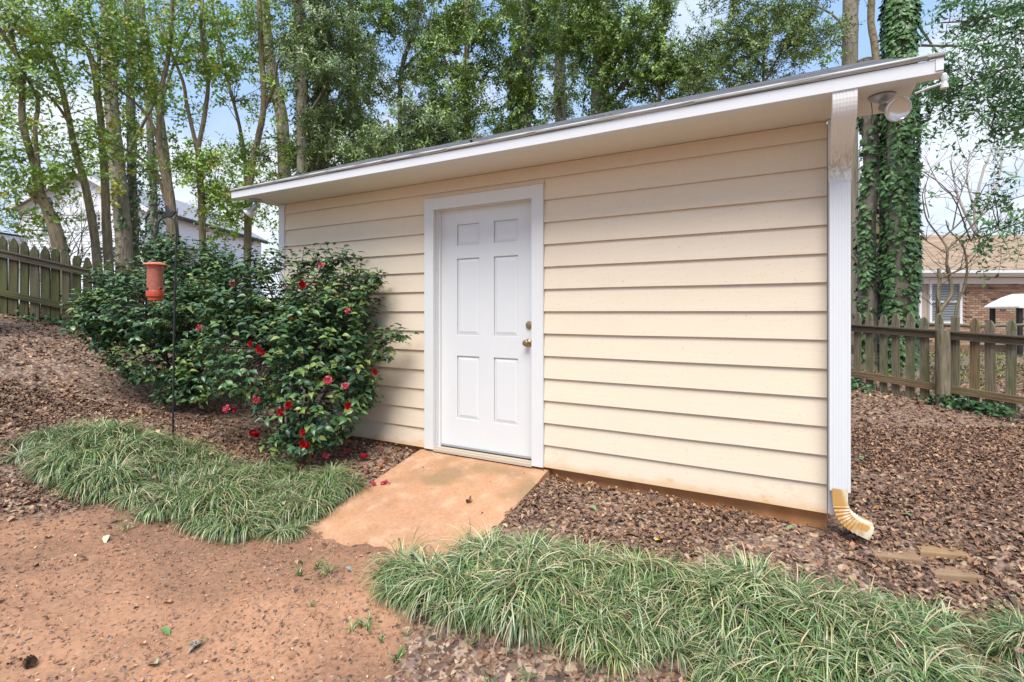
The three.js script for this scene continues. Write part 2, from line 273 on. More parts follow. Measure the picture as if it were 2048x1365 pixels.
// ------------------------------------------------------------------ the shed
const EX = 0.1746, SOF = 2.38, LEFT = -5.0, FAR = -3.2, DL = -3.072, DR = -1.897, DT = 2.222;
const shed = thing('garden_shed', 'cream clapboard shed with white door and white gutter', 'shed', [SHED.x, 0, SHED.z], SHED.a);
{
  part('foundation', [bx(5.0, 0.6, 3.1, LEFT / 2, -0.32, -1.6)], mFound, shed, 'clay stained concrete foundation');
  const wall = part('wall', [bx(4.98, SOF + 0.01, 3.0, LEFT / 2, SOF / 2 - 0.005, -1.61)], mSiding, shed);
  let nb = 0;
  const board = (x0, x1, y0, y1, low) => {     // wedge shaped clapboard: thick lower edge, thin upper edge
    const L = x1 - x0, th = 0.025, tt = 0.005, n = Math.max(2, Math.round(L / 0.25)), off = (nb * 0.377) % 1, pos = [], uv = [], idx = [], ph = nb * 3.7;
    nb++;
    for (let i = 0; i <= n; i++) {
      const x = x0 + L * i / n, w = (fbm(x * 1.3 + ph, ph, 2) - 0.5) * 0.003, b = y0 + (fbm(x * 2 + ph, 5, 2) - 0.5) * 0.003;
      const ring = [[b + 0.016, -0.03], [b + 0.016, 0.012], [b, th - 0.006 + w], [b + 0.003, th + w], [y1, tt + w]];
      ring.forEach(([y, z]) => { pos.push(x, y, z); uv.push(x / 1.6 + off, Math.min(0.99, Math.max(0.01, (y - y0) / 0.2)) + (low ? 0 : off)); });
      if (i < n) for (let k = 0; k < 4; k++) { const a = i * 5 + k; idx.push(a, a + 5, a + 1, a + 1, a + 5, a + 6); }
    }
    const e = n * 5; idx.push(0, 1, 2, 0, 2, 3, 0, 3, 4, e, e + 2, e + 1, e, e + 3, e + 2, e, e + 4, e + 3);
    part('siding_board', toCreasedNormals(custom(pos, idx, uv), 0.6), low ? mSidingLow : mSiding, wall);
  };
  for (let k = 0; k < 14; k++) {
    const y0 = k * EX, y1 = Math.min(y0 + EX + 0.012, SOF - 0.002);
    if (y0 + 0.05 < DT) {
      if (y0 + EX > DT + 0.01) { board(DR + 0.001, -0.002, y0, y1, k < 1); board(LEFT + 0.002, DL - 0.001, y0, y1, k < 1); board(DL, DR, DT + 0.003, y1, 0); } else { board(DR + 0.001, -0.002, y0, y1, k < 1); board(LEFT + 0.002, DL - 0.001, y0, y1, k < 1); }
    } else board(LEFT + 0.002, -0.002, y0, y1, 0);
  }
  part('corner_board', [bx(0.09, SOF - 0.006, 0.06, LEFT - 0.044, SOF / 2, 0.0), bx(0.02, SOF - 0.006, 0.10, LEFT - 0.08, SOF / 2, -0.085)], mTrim, shed);
  part('corner_board', [bx(0.09, SOF - 0.006, 0.055, 0.047, SOF / 2, -0.003)], mTrim, shed);
  // side and rear boards
  for (let k = 0; k < 14; k++) { const y0 = k * EX + 0.001; const g = ext([[0, 0], [0.015, 0], [0.004, Math.min(EX, SOF - y0 - 0.002)], [0, Math.min(EX, SOF - y0 - 0.002)]], 3.05).translate(0, y0, -3.11); part('siding_board', g, mSiding, wall); }
  // door casing
  const T = 0.03, cw = 0.1;
  part('door_casing', [bx(cw, DT - 0.002, T, DL + cw / 2, DT / 2 + 0.001, 0.012 + T / 2), bx(cw, DT - 0.002, T, DR - cw / 2, DT / 2 + 0.001, 0.012 + T / 2), bx(DR - DL - 2 * cw - 0.002, cw, T - 0.003, (DL + DR) / 2, DT - cw / 2 - 0.001, 0.012 + T / 2)], mTrim, shed);
  part('door_jamb', [bx(0.05, DT - cw, 0.10, DL + cw - 0.022, (DT - cw) / 2, -0.044), bx(0.05, DT - cw, 0.10, DR - cw + 0.022, (DT - cw) / 2, -0.044), bx(1.0, 0.05, 0.10, (DL + DR) / 2, DT - cw + 0.022, -0.045), bx(0.018, DT - cw, 0.02, DL + cw + 0.01, (DT - cw) / 2, -0.045)], mTrim, shed);
  part('threshold', [bx(DR - DL - 2 * cw, 0.022, 0.10, (DL + DR) / 2, 0.002, -0.005), bx(DR - DL - 2 * cw, 0.012, 0.03, (DL + DR) / 2, 0.018, 0.006)], std({ color: col(0.5, 0.42, 0.32), roughness: 0.6 }), shed);
  // six panel door
  const x0 = -2.968, x1 = -2.0, yb = 0.035, yt = 2.13, cols = [[-2.79, -2.55], [-2.41, -2.17]], rows = [[0.28, 0.835], [1.015, 1.69], [1.80, 1.99]];
  const holes = []; for (const [a, b] of cols) for (const [c, d] of rows) holes.push([[a, c], [b, c], [b, d], [a, d]]);
  const door = part('door', [ext([[x0, yb], [x1, yb], [x1, yt], [x0, yt]], 0.012, 0.004, holes).translate(0, 0, -0.072), bx(x1 - x0, yt - yb, 0.03, (x0 + x1) / 2, (yb + yt) / 2, -0.0915)], mDoor, shed);
  for (const [a, b, c, d] of cols.flatMap(([a, b]) => rows.map(([c, d]) => [a, b, c, d]))) {
    const i = 0.006, j = 0.034, zb = -0.0705, zt = -0.0615, pos = [], q = [[a + i, c + i], [b - i, c + i], [b - i, d - i], [a + i, d - i]], p = [[a + j, c + j], [b - j, c + j], [b - j, d - j], [a + j, d - j]];
    for (const [x, y] of q) pos.push(x, y, zb); for (const [x, y] of p) pos.push(x, y, zt);
    const idx = [4, 5, 6, 4, 6, 7]; for (let k = 0; k < 4; k++) { const n = (k + 1) % 4; idx.push(k, n, k + 4, n, n + 4, k + 4); }
    part('panel', toCreasedNormals(custom(pos, idx), 0.2), mDoor, door);
  }
  const lathe = (pts, n = 28) => new THREE.LatheGeometry(pts.map(p => new THREE.Vector2(...p)), n).rotateX(Math.PI / 2);
  part('door_knob', [lathe([[0, 0], [0.033, 0], [0.033, 0.006], [0.028, 0.012], [0.013, 0.016], [0.012, 0.034], [0.022, 0.04], [0.027, 0.05], [0.026, 0.062], [0.019, 0.068], [0.0, 0.068]]).translate(-2.072, 0.967, -0.055)], mBrass, door);
  part('deadbolt', [lathe([[0, 0], [0.032, 0], [0.032, 0.004], [0.026, 0.014], [0.024, 0.018], [0.0, 0.019]]).translate(-2.066, 1.112, -0.055), bx(0.004, 0.012, 0.004, -2.066, 1.112, -0.037)], mBrass, door);
  part('door_sweep', [bx(x1 - x0 - 0.01, 0.016, 0.006, (x0 + x1) / 2, 0.034, -0.051)], std({ color: col(0.35, 0.34, 0.33) }), door);
  for (const y of [0.3, 1.08, 1.88]) part('hinge', [new THREE.CylinderGeometry(0.007, 0.007, 0.09, 8).translate(x0 + 0.002, y, -0.05)], mTrim, door);
  // eaves
  part('soffit', [bx(5.53, 0.02, 0.41, -2.40, SOF + 0.0115, 0.187)], mSoffit, shed);
  part('rake_board', [bx(0.02, 0.07, 0.38, 0.374, SOF + 0.058, 0.195)], mSoffit, shed);
  part('fascia', [bx(5.55, 0.075, 0.02, -2.40, SOF + 0.0385, 0.402)], mTrim, shed);
  const gx0 = -5.185, gx1 = 0.456, gl = gx1 - gx0, gm = (gx0 + gx1) / 2, GZ = 0.50;
  const prof = [[0.416, SOF + 0.072], [0.416, SOF - 0.012], [GZ - 0.004, SOF - 0.012], [GZ, SOF - 0.009], [GZ + 0.002, SOF + 0.055], [GZ - 0.004, SOF + 0.058]], gp = [], gi = [], gu = [];
  for (let s = 0; s <= 24; s++) { const x = gx0 + gl * s / 24, w = (fbm(x * 1.1, 3, 2) - 0.5) * 0.006; prof.forEach(([z, y], k) => { gp.push(x, y + w, z); gu.push(x / 1.5, k * 0.12); }); if (s < 24) for (let k = 0; k < 5; k++) { const a = s * 6 + k; gi.push(a, a + 1, a + 6, a + 6, a + 1, a + 7); } }
  const gut = part('gutter', [toCreasedNormals(custom(gp, gi, gu), 0.5), bx(0.004, 0.07, 0.088, gx1, SOF + 0.035, 0.457), bx(0.004, 0.07, 0.088, gx0, SOF + 0.035, 0.457)], mGutter, shed);
  const lip = tube([[gx0 - 0.003, SOF + 0.072, GZ + 0.004], [-3.5, SOF + 0.0735, GZ + 0.004], [-2, SOF + 0.071, GZ + 0.004], [gx1 + 0.006, SOF + 0.073, GZ + 0.004]], 0.0145, 0.0145, 40, 10, 0);
  part('gutter_lip', lip, mGutterLip, gut, 'weathered grey rolled gutter edge');
  part('gutter_end_cap', [bx(0.03, 0.058, 0.004, gx1 - 0.014, SOF + 0.03, GZ + 0.005)], mGutter, gut);
  // roof
  const PITCH = 0.422, RZ = -1.3, ey = SOF + 0.072, ez = 0.485, rise = (ez - RZ) * PITCH, sl = Math.hypot(ez - RZ, rise), an = Math.atan(PITCH);
  const roof = part('roof', [bx(5.52, 0.03, sl, -2.40, ey + rise / 2 - 0.01, (ez + RZ) / 2).translate(2.40, -(ey + rise / 2 - 0.01), -(ez + RZ) / 2).rotateX(an).translate(-2.40, ey + rise / 2 - 0.012, (ez + RZ) / 2), bx(5.2, 0.03, sl).rotateX(-an).translate(-2.565, ey + rise / 2 - 0.012, RZ - (ez - RZ) / 2)], mShingle[0], shed);
  part('gable_wall', [ext([[0.42, SOF + 0.02], [RZ, SOF + rise], [RZ * 2 - 0.42, SOF + 0.02]], 0.02).rotateY(-Math.PI / 2).translate(-0.02, 0, 0), ext([[0.42, SOF + 0.02], [RZ, SOF + rise], [RZ * 2 - 0.42, SOF + 0.02]], 0.02).rotateY(-Math.PI / 2).translate(LEFT + 0.02, 0, 0)], mSiding, shed);
  const tab = [0.30, 0.27, 0.33].map(w => new THREE.BoxGeometry(w - 0.008, 0.007, 0.2));
  for (let r = 0; r < 13; r++) { let x = -5.15 + (r % 2) * 0.15; while (x < 0.33) { const k = Math.floor(rnd() * 3), w = [0.30, 0.27, 0.33][k], s = 0.01 + r * 0.142; const o = part('shingle', tab[k], mShingle[Math.floor(rnd() * 3)], roof); o.position.set(Math.min(x + w / 2, 0.2), ey + s * Math.sin(an) + 0.036 + rr(0, 0.004), ez - s * Math.cos(an) - 0.065); o.rotation.set(an + 0.03 + rr(0, 0.02), 0, rr(-0.01, 0.01)); x += w; } }
  // downspout: ribbed oblong section swept along its run
  const ring = []; { const w = 0.052, d = 0.036; for (let i = 0; i <= 22; i++) { const x = -w + 2 * w * i / 22; ring.push([x, d - (i % 3 === 1 ? 0.002 : 0) * (i > 1 && i < 21)]); } for (let i = 1; i < 4; i++) ring.push([w + 0.002, d - 2 * d * i / 4]); for (let i = 0; i <= 6; i++) ring.push([w - 2 * w * i / 6, -d]); for (let i = 1; i < 4; i++) ring.push([-w - 0.002, -d + 2 * d * i / 4]); }
  const sweep = (path, side, n, crimp = () => 0) => {
    const c = new THREE.CatmullRomCurve3(path.map(p => V(...p)), false, 'centripetal'), pos = [], idx = [], uv = [], m = ring.length;
    for (let s = 0; s <= n; s++) { const t = s / n, p = c.getPoint(t), tg = c.getTangent(t), a = V(...side), b = V(0, 0, 0).crossVectors(a, tg).normalize(), q = 1 + crimp(t);
      for (let k = 0; k <= m; k++) { const [u, v] = ring[k % m], e = p.clone().addScaledVector(a, u * q).addScaledVector(b, v * q); pos.push(e.x, e.y, e.z); uv.push(k / m, t); if (s < n && k < m) { const f = s * (m + 1) + k; idx.push(f, f + 1, f + m + 1, f + m + 1, f + 1, f + m + 2); } } }
    return toCreasedNormals(custom(pos, idx, uv), 0.7);
  };
  const sx = 0.06;
  const ds = part('downspout', sweep([[sx, 2.03, 0.072], [sx, 1.2, 0.074], [sx, 0.17, 0.072]], [-1, 0, 0], 12), mGutter, shed, 'ribbed white downspout');
  part('upper_elbow', [sweep([[sx, SOF + 0.002, 0.452], [sx, 2.335, 0.452], [sx, 2.285, 0.43], [sx, 2.24, 0.365], [sx, 2.17, 0.225], [sx, 2.11, 0.12], [sx, 2.06, 0.082], [sx, 1.985, 0.073]], [-1, 0, 0], 150, t => (t > 0.08 && t < 0.45) || (t > 0.7 && t < 0.93) ? 0.009 * Math.sin(t * 150) + 0.05 : 0.05)], mSpoutTop, ds, 'white upper elbow streaked with brown grime');
  part('lower_elbow', [sweep([[sx, 0.19, 0.072], [sx + 0.002, 0.10, 0.072], [sx + 0.02, 0.035, 0.074], [sx + 0.062, -0.005, 0.078], [sx + 0.125, -0.03, 0.082], [sx + 0.15, -0.038, 0.083]], [0, 0, -1], 130, t => t > 0.22 && t < 0.72 ? 0.05 * Math.sin(t * 110) + 0.05 : 0.05).scale(1, 1, 1)], mSpoutRust, ds, 'lower elbow stained orange by clay splash');
    // wire insulator at the corner of the roof and a loose wire end below the soffit
  part('wire_insulator', [tube([[0.385, SOF - 0.01, 0.26], [0.44, SOF, 0.28], [0.50, SOF + 0.01, 0.29]], 0.006, 0.006, 6, 6, 0), new THREE.CylinderGeometry(0.016, 0.018, 0.022, 12).translate(0.50, SOF - 0.006, 0.29), new THREE.CylinderGeometry(0.011, 0.011, 0.02, 12).translate(0.50, SOF + 0.014, 0.29), new THREE.CylinderGeometry(0.016, 0.013, 0.022, 12).translate(0.50, SOF + 0.033, 0.29), new THREE.SphereGeometry(0.012, 10, 6).translate(0.50, SOF + 0.05, 0.29)], mGutter, shed);
  part('loose_wire', tube([[0.2, SOF + 0.002, 0.2], [0.205, SOF - 0.05, 0.2], [0.2, SOF - 0.12, 0.205]], 0.0022, 0.0018, 8, 5, 0), mDark, shed);
  part('vent_fan_debris', [0, 1, 2].map(i => leafGeo(0.05, 0.03, { curl: 1.2 }).rotateX(-1.2 + i).translate(-2.3 + i * 0.05, ey + 0.05, ez - 0.02)), std({ color: col(0.14, 0.08, 0.05) }), roof).name = 'roof_leaves';
}
function flood(lx, lz, aim, label) {
  const [x, z] = toWorld(lx, lz), t = thing('flood_light', label, 'flood light', [x, SOF, z], SHED.a, 'flood lights under the shed eave');
  part('mounting_plate', [new THREE.LatheGeometry([[0, -0.028], [0.03, -0.028], [0.058, -0.012], [0.062, 0], [0, 0]].map(p => new THREE.Vector2(...p)), 28)], mSteel, t);
  const a = V(...aim).normalize(), s = V(0, -0.02, 0), e = V(0.01, -0.065, 0.0), q = new THREE.Quaternion().setFromUnitVectors(V(0, 1, 0), a);
  part('arm', [tube([s, V(0.004, -0.05, 0), e], 0.014, 0.014, 8, 10, 0), new THREE.CylinderGeometry(0.026, 0.022, 0.07, 16).applyQuaternion(q).translate(e.x + a.x * 0.02, e.y + a.y * 0.02, e.z + a.z * 0.02)], mSteel, t);
  const b = e.clone().addScaledVector(a, 0.04);
  const bulb = part('bulb', [new THREE.LatheGeometry([[0.02, 0], [0.024, 0.01], [0.04, 0.03], [0.057, 0.058], [0.062, 0.072], [0.063, 0.08], [0.058, 0.083]].map(p => new THREE.Vector2(...p)), 32).applyQuaternion(q).translate(b.x, b.y, b.z)], std({ color: col(0.68, 0.68, 0.66), roughness: 0.25, metalness: 0.5 }), t);
  part('lens', [new THREE.LatheGeometry([[0, 0.058], [0.012, 0.0585], [0.035, 0.064], [0.05, 0.074], [0.0575, 0.0825]].map(p => new THREE.Vector2(...p)), 32).applyQuaternion(q).translate(b.x, b.y, b.z)], std({ color: col(0.72, 0.66, 0.58), roughness: 0.18, metalness: 0.55 }), bulb);
}
flood(0.24, 0.28, [0.42, -0.42, 0.8], 'round flood light beside the downspout under the right eave');
flood(-5.06, 0.32, [-0.75, -0.75, 0.35], 'round flood light under the left tip of the eave');

// ------------------------------------------------------------------ concrete ramp
{
  const NX = 30, NZ = 30, pos = [], idx = [], uv = [], X0 = -3.14, X1 = -1.865, ZL = 1.34;
  const f = (i, j) => { const u = i / NX, v = j / NZ, x = mix(X0, X1, u) + (fbm(v * 5 + 2, u * 3, 3) - 0.5) * 0.02 * (u < 0.05 || u > 0.95), z = -0.03 + ZL * v; return [x, rampY(Math.max(0, z)) + (fbm(x * 3, z * 3, 3) - 0.5) * 0.012 * Math.min(1, v * 6) - (u > 0.985 || u < 0.015 ? 0.006 : 0), z]; };
  for (let j = 0; j <= NZ; j++) for (let i = 0; i <= NX; i++) { const p = f(i, j); pos.push(...p); uv.push((p[0] - X0) / 1.4, p[2] / 1.4); if (i < NX && j < NZ) { const a = j * (NX + 1) + i; idx.push(a, a + NX + 1, a + 1, a + 1, a + NX + 1, a + NX + 2); } }
  const skirt = (list) => { const s = pos.length / 3; list.forEach(([i, j]) => { const p = f(i, j); pos.push(...p, p[0], p[1] - 0.16, p[2]); uv.push((p[0] - X0) / 1.4, p[2] / 1.4, (p[0] - X0) / 1.4 + 0.1, p[2] / 1.4); }); for (let k = 0; k < list.length - 1; k++) { const a = s + k * 2; idx.push(a, a + 1, a + 2, a + 2, a + 1, a + 3); } };
  skirt([...Array(NZ + 1).keys()].map(j => [NX, j])); skirt([...Array(NZ + 1).keys()].map(j => [0, j])); skirt([...Array(NX + 1).keys()].map(i => [i, NZ])); skirt([...Array(NX + 1).keys()].map(i => [i, 0]));
  const map = tex(1024, 1024, (u, v) => {
    const n = fbm(u * 5, v * 5, 5), g = fbm(u * 90, v * 90, 3), b = fbm(u * 3 + 8, v * 3.5 + 2, 4), w = fbm(u * 14 + 4, v * 14, 4);
    let c = [0.50, 0.27, 0.148].map((x, i) => x * (0.82 + n * 0.3 + (g - 0.5) * 0.3) + (w - 0.5) * 0.08);
    const al = sm(0.42, 0.62, b) * sm(0.0, 0.12, v) * sm(0.62, 0.3, v + (n - 0.5) * 0.3);       // dull algae film in blotches on the upper half
    c = [mix(c[0], 0.26, al * 0.75), mix(c[1], 0.175, al * 0.75), mix(c[2], 0.085, al * 0.75)];
    const ed = sm(0.62, 0.8, w) * 0.35; c = [mix(c[0], 0.66, ed), mix(c[1], 0.42, ed), mix(c[2], 0.25, ed)];
    if (fbm(u * 260, v * 260, 2) > 0.88) c = c.map(x => x * 0.5);
    return c;
  });
  const o = part('concrete_ramp', toCreasedNormals(custom(pos, idx, uv), 0.8), std({ map, roughness: 0.92, bumpMap: tex(512, 512, (u, v) => fbm(u * 80, v * 80, 4, 80), { srgb: false }), bumpScale: 0.003 }), scene);
  o.position.set(SHED.x, 0, SHED.z); o.rotation.y = SHED.a; o.userData = { label: 'clay stained concrete ramp sloping down from the white door', category: 'ramp' };
}

// ------------------------------------------------------------------ fences
const picket = (w, h, t, top) => {
  const a = w / 2, p = [[-a, 0], [a, 0]];
  if (top === 0) p.push([a, h - 0.07], [a * 0.75, h - 0.025], [a * 0.3, h], [-a * 0.3, h], [-a * 0.75, h - 0.025], [-a, h - 0.07]);
  else if (top === 1) p.push([a, h - 0.05], [a * 0.55, h], [-a * 0.55, h], [-a, h - 0.05]);
  else if (top === 2) p.push([a, h - 0.09], [a * 0.7, h - 0.04], [0, h + 0.02], [-a * 0.7, h - 0.04], [-a, h - 0.09]);
  else p.push([a, h - 0.005], [-a, h]);
  const g = ext(p, t, 0.003); const u = g.attributes.uv, q = g.attributes.position; for (let i = 0; i < q.count; i++) u.setXY(i, q.getX(i) / 0.25 + q.getZ(i) * 3, q.getY(i) / 0.9); return g;
};
const rail = (a, b, h, t, m, parent, name = 'rail') => {
  const L = a.distanceTo(b), g = bx(L, h, t), u = g.attributes.uv; for (let i = 0; i < u.count; i++) u.setXY(i, u.getY(i) / 0.3, u.getX(i) / 1.2);
  const o = part(name, g, m, parent); o.position.copy(a).add(b).multiplyScalar(0.5);
  const d = b.clone().sub(a).normalize(); o.quaternion.setFromRotationMatrix(new THREE.Matrix4().makeBasis(d, V(0, 1, 0).addScaledVector(d, -d.y).normalize(), V(0, 0, 0).crossVectors(d, V(0, 1, 0).addScaledVector(d, -d.y).normalize()))); return o;
};
function fence(name, label, A, B, up, lo, n, mats, opt) {
  // A, B: ends of the line (ground plan); up / lo: height of the rails at either end
  const g = thing(name, label, 'fence'), d = V(B[0] - A[0], 0, B[1] - A[1]), L = d.length(); d.normalize(); const nrm = V(-d.z, 0, d.x).multiplyScalar(opt.face);
  const turn = Math.atan2(-d.z, d.x);
  const geos = [picket(0.095 * opt.w, 1, 0.018, opt.top), picket(0.1 * opt.w, 1, 0.018, 0), picket(0.088 * opt.w, 1, 0.018, 1), picket(0.108 * opt.w, 1, 0.018, opt.top), picket(0.09 * opt.w, 1, 0.018, 3)];
  for (let i = 0; i < n; i++) {
    const t = (i + 0.5 + rr(-0.06, 0.06)) / n, yu = mix(up[0], up[1], t), yl = mix(lo[0], lo[1], t), x = mix(A[0], B[0], t), z = mix(A[1], B[1], t), bot = Math.min(yl - 0.14, smooth(x, z) - 0.02), h = yu + opt.over + rr(-0.02, 0.03) - bot;
    const o = part('picket', geos[opt.pick ? opt.pick(i) : Math.floor(rnd() * 4)], mats[Math.floor(rnd() * mats.length)], g);
    o.position.set(x, bot, z).addScaledVector(nrm, -0.02); o.scale.set(1, h, 1); o.rotation.set(0, turn, rr(-0.012, 0.012));
    if (opt.back && i % 2 === 0) { const q = part('picket', geos[2], mats[mats.length - 1], g); q.position.set(x + d.x * opt.back, bot, z + d.z * opt.back).addScaledVector(nrm, -0.11); q.scale.set(0.8, h - 0.02, 1); q.rotation.y = turn; }
  }
  const seg = opt.posts; for (let i = 0; i + 1 < seg.length; i++) for (const [r, hh] of [[up, 0.085], [lo, 0.085]]) {
    const t0 = seg[i], t1 = seg[i + 1], a = V(mix(A[0], B[0], t0), mix(r[0], r[1], t0), mix(A[1], B[1], t0)).addScaledVector(nrm, 0.022), b = V(mix(A[0], B[0], t1), mix(r[0], r[1], t1), mix(A[1], B[1], t1)).addScaledVector(nrm, 0.022);
    rail(a, b, hh, 0.04, r === up ? opt.railUp : opt.railLo, g); if (r === up) rail(a.clone().add(V(0, 0.05, 0)).addScaledVector(nrm, 0.012), b.clone().add(V(0, 0.05, 0)).addScaledVector(nrm, 0.012), 0.018, 0.07, opt.railUp, g, 'rail_cap');
  }
  for (const t of opt.show) { const x = mix(A[0], B[0], t), z = mix(A[1], B[1], t), y = mix(up[0], up[1], t), b = smooth(x, z) - 0.1; const gg = tube([[0, 0, 0], [0.004, (y - b) * 0.5, 0], [0, y - b + 0.06, 0]], 0.075, 0.07, 10, 12, 0.05); const o = part('post', [gg, new THREE.CircleGeometry(0.069, 12).rotateX(-Math.PI / 2).translate(0, y - b + 0.058, 0)], mW[0], g); o.position.set(x, b, z).addScaledVector(nrm, 0.08); }
}
fence('picket_fence', 'weathered picket fence with a round post at the right, before the brick house', [4.09, -9.2], [6.36, -3.15], [1.08, 0.79], [0.43, 0.17], 38, [mW[0], mW[2], mW[2], mW[1]], { face: 1, over: 0.22, w: 0.9, top: 0, posts: [0, 0.24, 0.5, 0.76, 1], show: [0.24, 0.5, 0.76], railUp: mW[3], railLo: mW[1], pick: i => [0, 1, 3, 4, 0, 1, 2, 1, 0, 3][(i * 7) % 10] });
fence('mossy_fence', 'mossy green picket fence stepping downhill at the left edge', [-8.9, -7.2], [-2.6, -7.65], [2.42, 0.98], [1.86, 0.46], 44, [mWm[0], mWm[1], mWm[0], mWm[2]], { face: 1, over: 0.21, w: 1.1, top: 2, posts: [0, 0.36, 0.7, 1], show: [], back: 0.07, railUp: mW[3], railLo: mWm[0] });

// ------------------------------------------------------------------ trees
const sprig = (n, L, len, wid, o = {}) => {
  const gs = [tube([[0, 0, 0], [0, L * 0.5, L * 0.04], [0, L, 0]], 0.003, 0.0015, 2, 3, 0)];
  for (let i = 0; i < n; i++) {
    const t = 0.12 + 0.88 * i / (n - 1), a = i * 2.4 + rr(-0.4, 0.4), s = rr(0.75, 1.15), out = i === n - 1 ? 0.2 : rr(0.7, 1.2);
    const d = V(Math.sin(out) * Math.cos(a), Math.cos(out) - (o.droop || 0), Math.sin(out) * Math.sin(a)), nr = V(rr(-0.4, 0.4), 1.2, rr(-0.4, 0.4) + 0.4);
    gs.push(leafGeo(len * s, wid * s, { segs: 2, fold: 0.22, curl: 0.35 }).applyMatrix4(orient(V(0, L * t, 0), d, nr)));
  } return merge(gs);
};
const SPR = [
  [0, 1].map(() => sprig(8, 0.26, 0.08, 0.04)), [0, 1].map(() => sprig(13, 0.26, 0.078, 0.03, { droop: 0.35 })), [0, 1].map(() => sprig(12, 0.24, 0.076, 0.036, { droop: 0.2 })),
  [0, 1].map(() => sprig(14, 0.24, 0.05, 0.024)), [0, 1].map(() => sprig(8, 0.26, 0.08, 0.036, { droop: 0.4 }))];
const LCOL = [[0.25, 0.38, 0.045], [0.20, 0.275, 0.085], [0.19, 0.29, 0.045], [0.19, 0.275, 0.06], [0.11, 0.23, 0.075]];
const ivyLeaf = [0, 1].map(k => { const s = 0.036, pts = [[0, -0.2], [0.5, -0.55], [0.95, -0.1], [0.55, 0.25], [0.45, 0.75], [0, 1.25], [-0.45, 0.75], [-0.55, 0.25], [-0.95, -0.1], [-0.5, -0.55]], pos = [0, 0.1 * s, 0.012], idx = []; pts.forEach(([x, y], i) => { pos.push(x * s, (y + 0.4) * s * (k ? 1.1 : 1), -0.006 * (i % 2) - Math.abs(x) * 0.006); idx.push(0, 1 + i, 1 + (i + 1) % 10); }); return custom(pos, idx); });
const ivyMats = [0.8, 1.15, 1.5, 1.9].map(f => std({ color: col(0.062 * f, 0.128 * f, 0.036 * f), roughness: 0.4 }));
const limbAt = (pts, y) => { for (let i = 0; i + 1 < pts.length; i++) { const a = pts[i], b = pts[i + 1]; if ((a[1] - y) * (b[1] - y) <= 0) { const t = (y - a[1]) / ((b[1] - a[1]) || 1); return [mix(a[0], b[0], t), y, mix(a[2], b[2], t)]; } } const e = y < pts[0][1] ? pts[0] : pts[pts.length - 1]; return [e[0], y, e[2]]; };
function ivyOn(parent, L, y0, y1, cover, lf, nParts, off) {
  const [pts, r0, r1] = L, items = [], top = Math.min(y1, pts[pts.length - 1][1]), bot = Math.max(y0, pts[0][1]);
  const n = Math.round((top - bot) * 2 * Math.PI * r0 * (lf > 1 ? 760 : 620) * (0.3 + cover * 0.7));
  for (let i = 0; i < n; i++) {
    const y = rr(bot, top), a = rr(0, Math.PI * 2), c = limbAt(pts, y), r = mix(r0, r1, (y - pts[0][1]) / (pts[pts.length - 1][1] - pts[0][1])), lump = fbm(a * 1.6 + pts[0][0] * 9, y * 1.5, 3);
    if (lump > 0.2 + cover * (lf > 1 ? 0.43 : 0.5) && rnd() < 0.93) continue;
    const o = V(Math.cos(a), 0, Math.sin(a)), rad = r + rr(0.005, 0.03) + (cover > 0.9 ? Math.max(0, 0.62 - lump) * (lf > 1 ? 0.16 : 0.7) : 0.01);
    const p = V(c[0] + o.x * rad - off[0], y - off[1], c[2] + o.z * rad - off[2]), d = V(rr(-1.1, 1.1), -1, rr(-1.1, 1.1)).addScaledVector(o, rr(0, 1.0));
    const t = Math.min(0.999, rnd() * (0.45 + 0.75 * vn(y * 4, a * 3))), f = mix(0.7, 2.0, t);
    items.push({ m: orient(p, d, o.clone().add(V(rr(-0.3, 0.3), rr(0.2, 0.9), rr(-0.3, 0.3))), lf * mix(0.45, 1.45, Math.pow(rnd(), 1.4))), c: col(0.062 * f, 0.128 * f, 0.036 * f), t });
  }
  leafage(parent, ivyLeaf, ivyMats, mIvyInst, items, nParts, 'ivy_leaf', 'ivy');
}
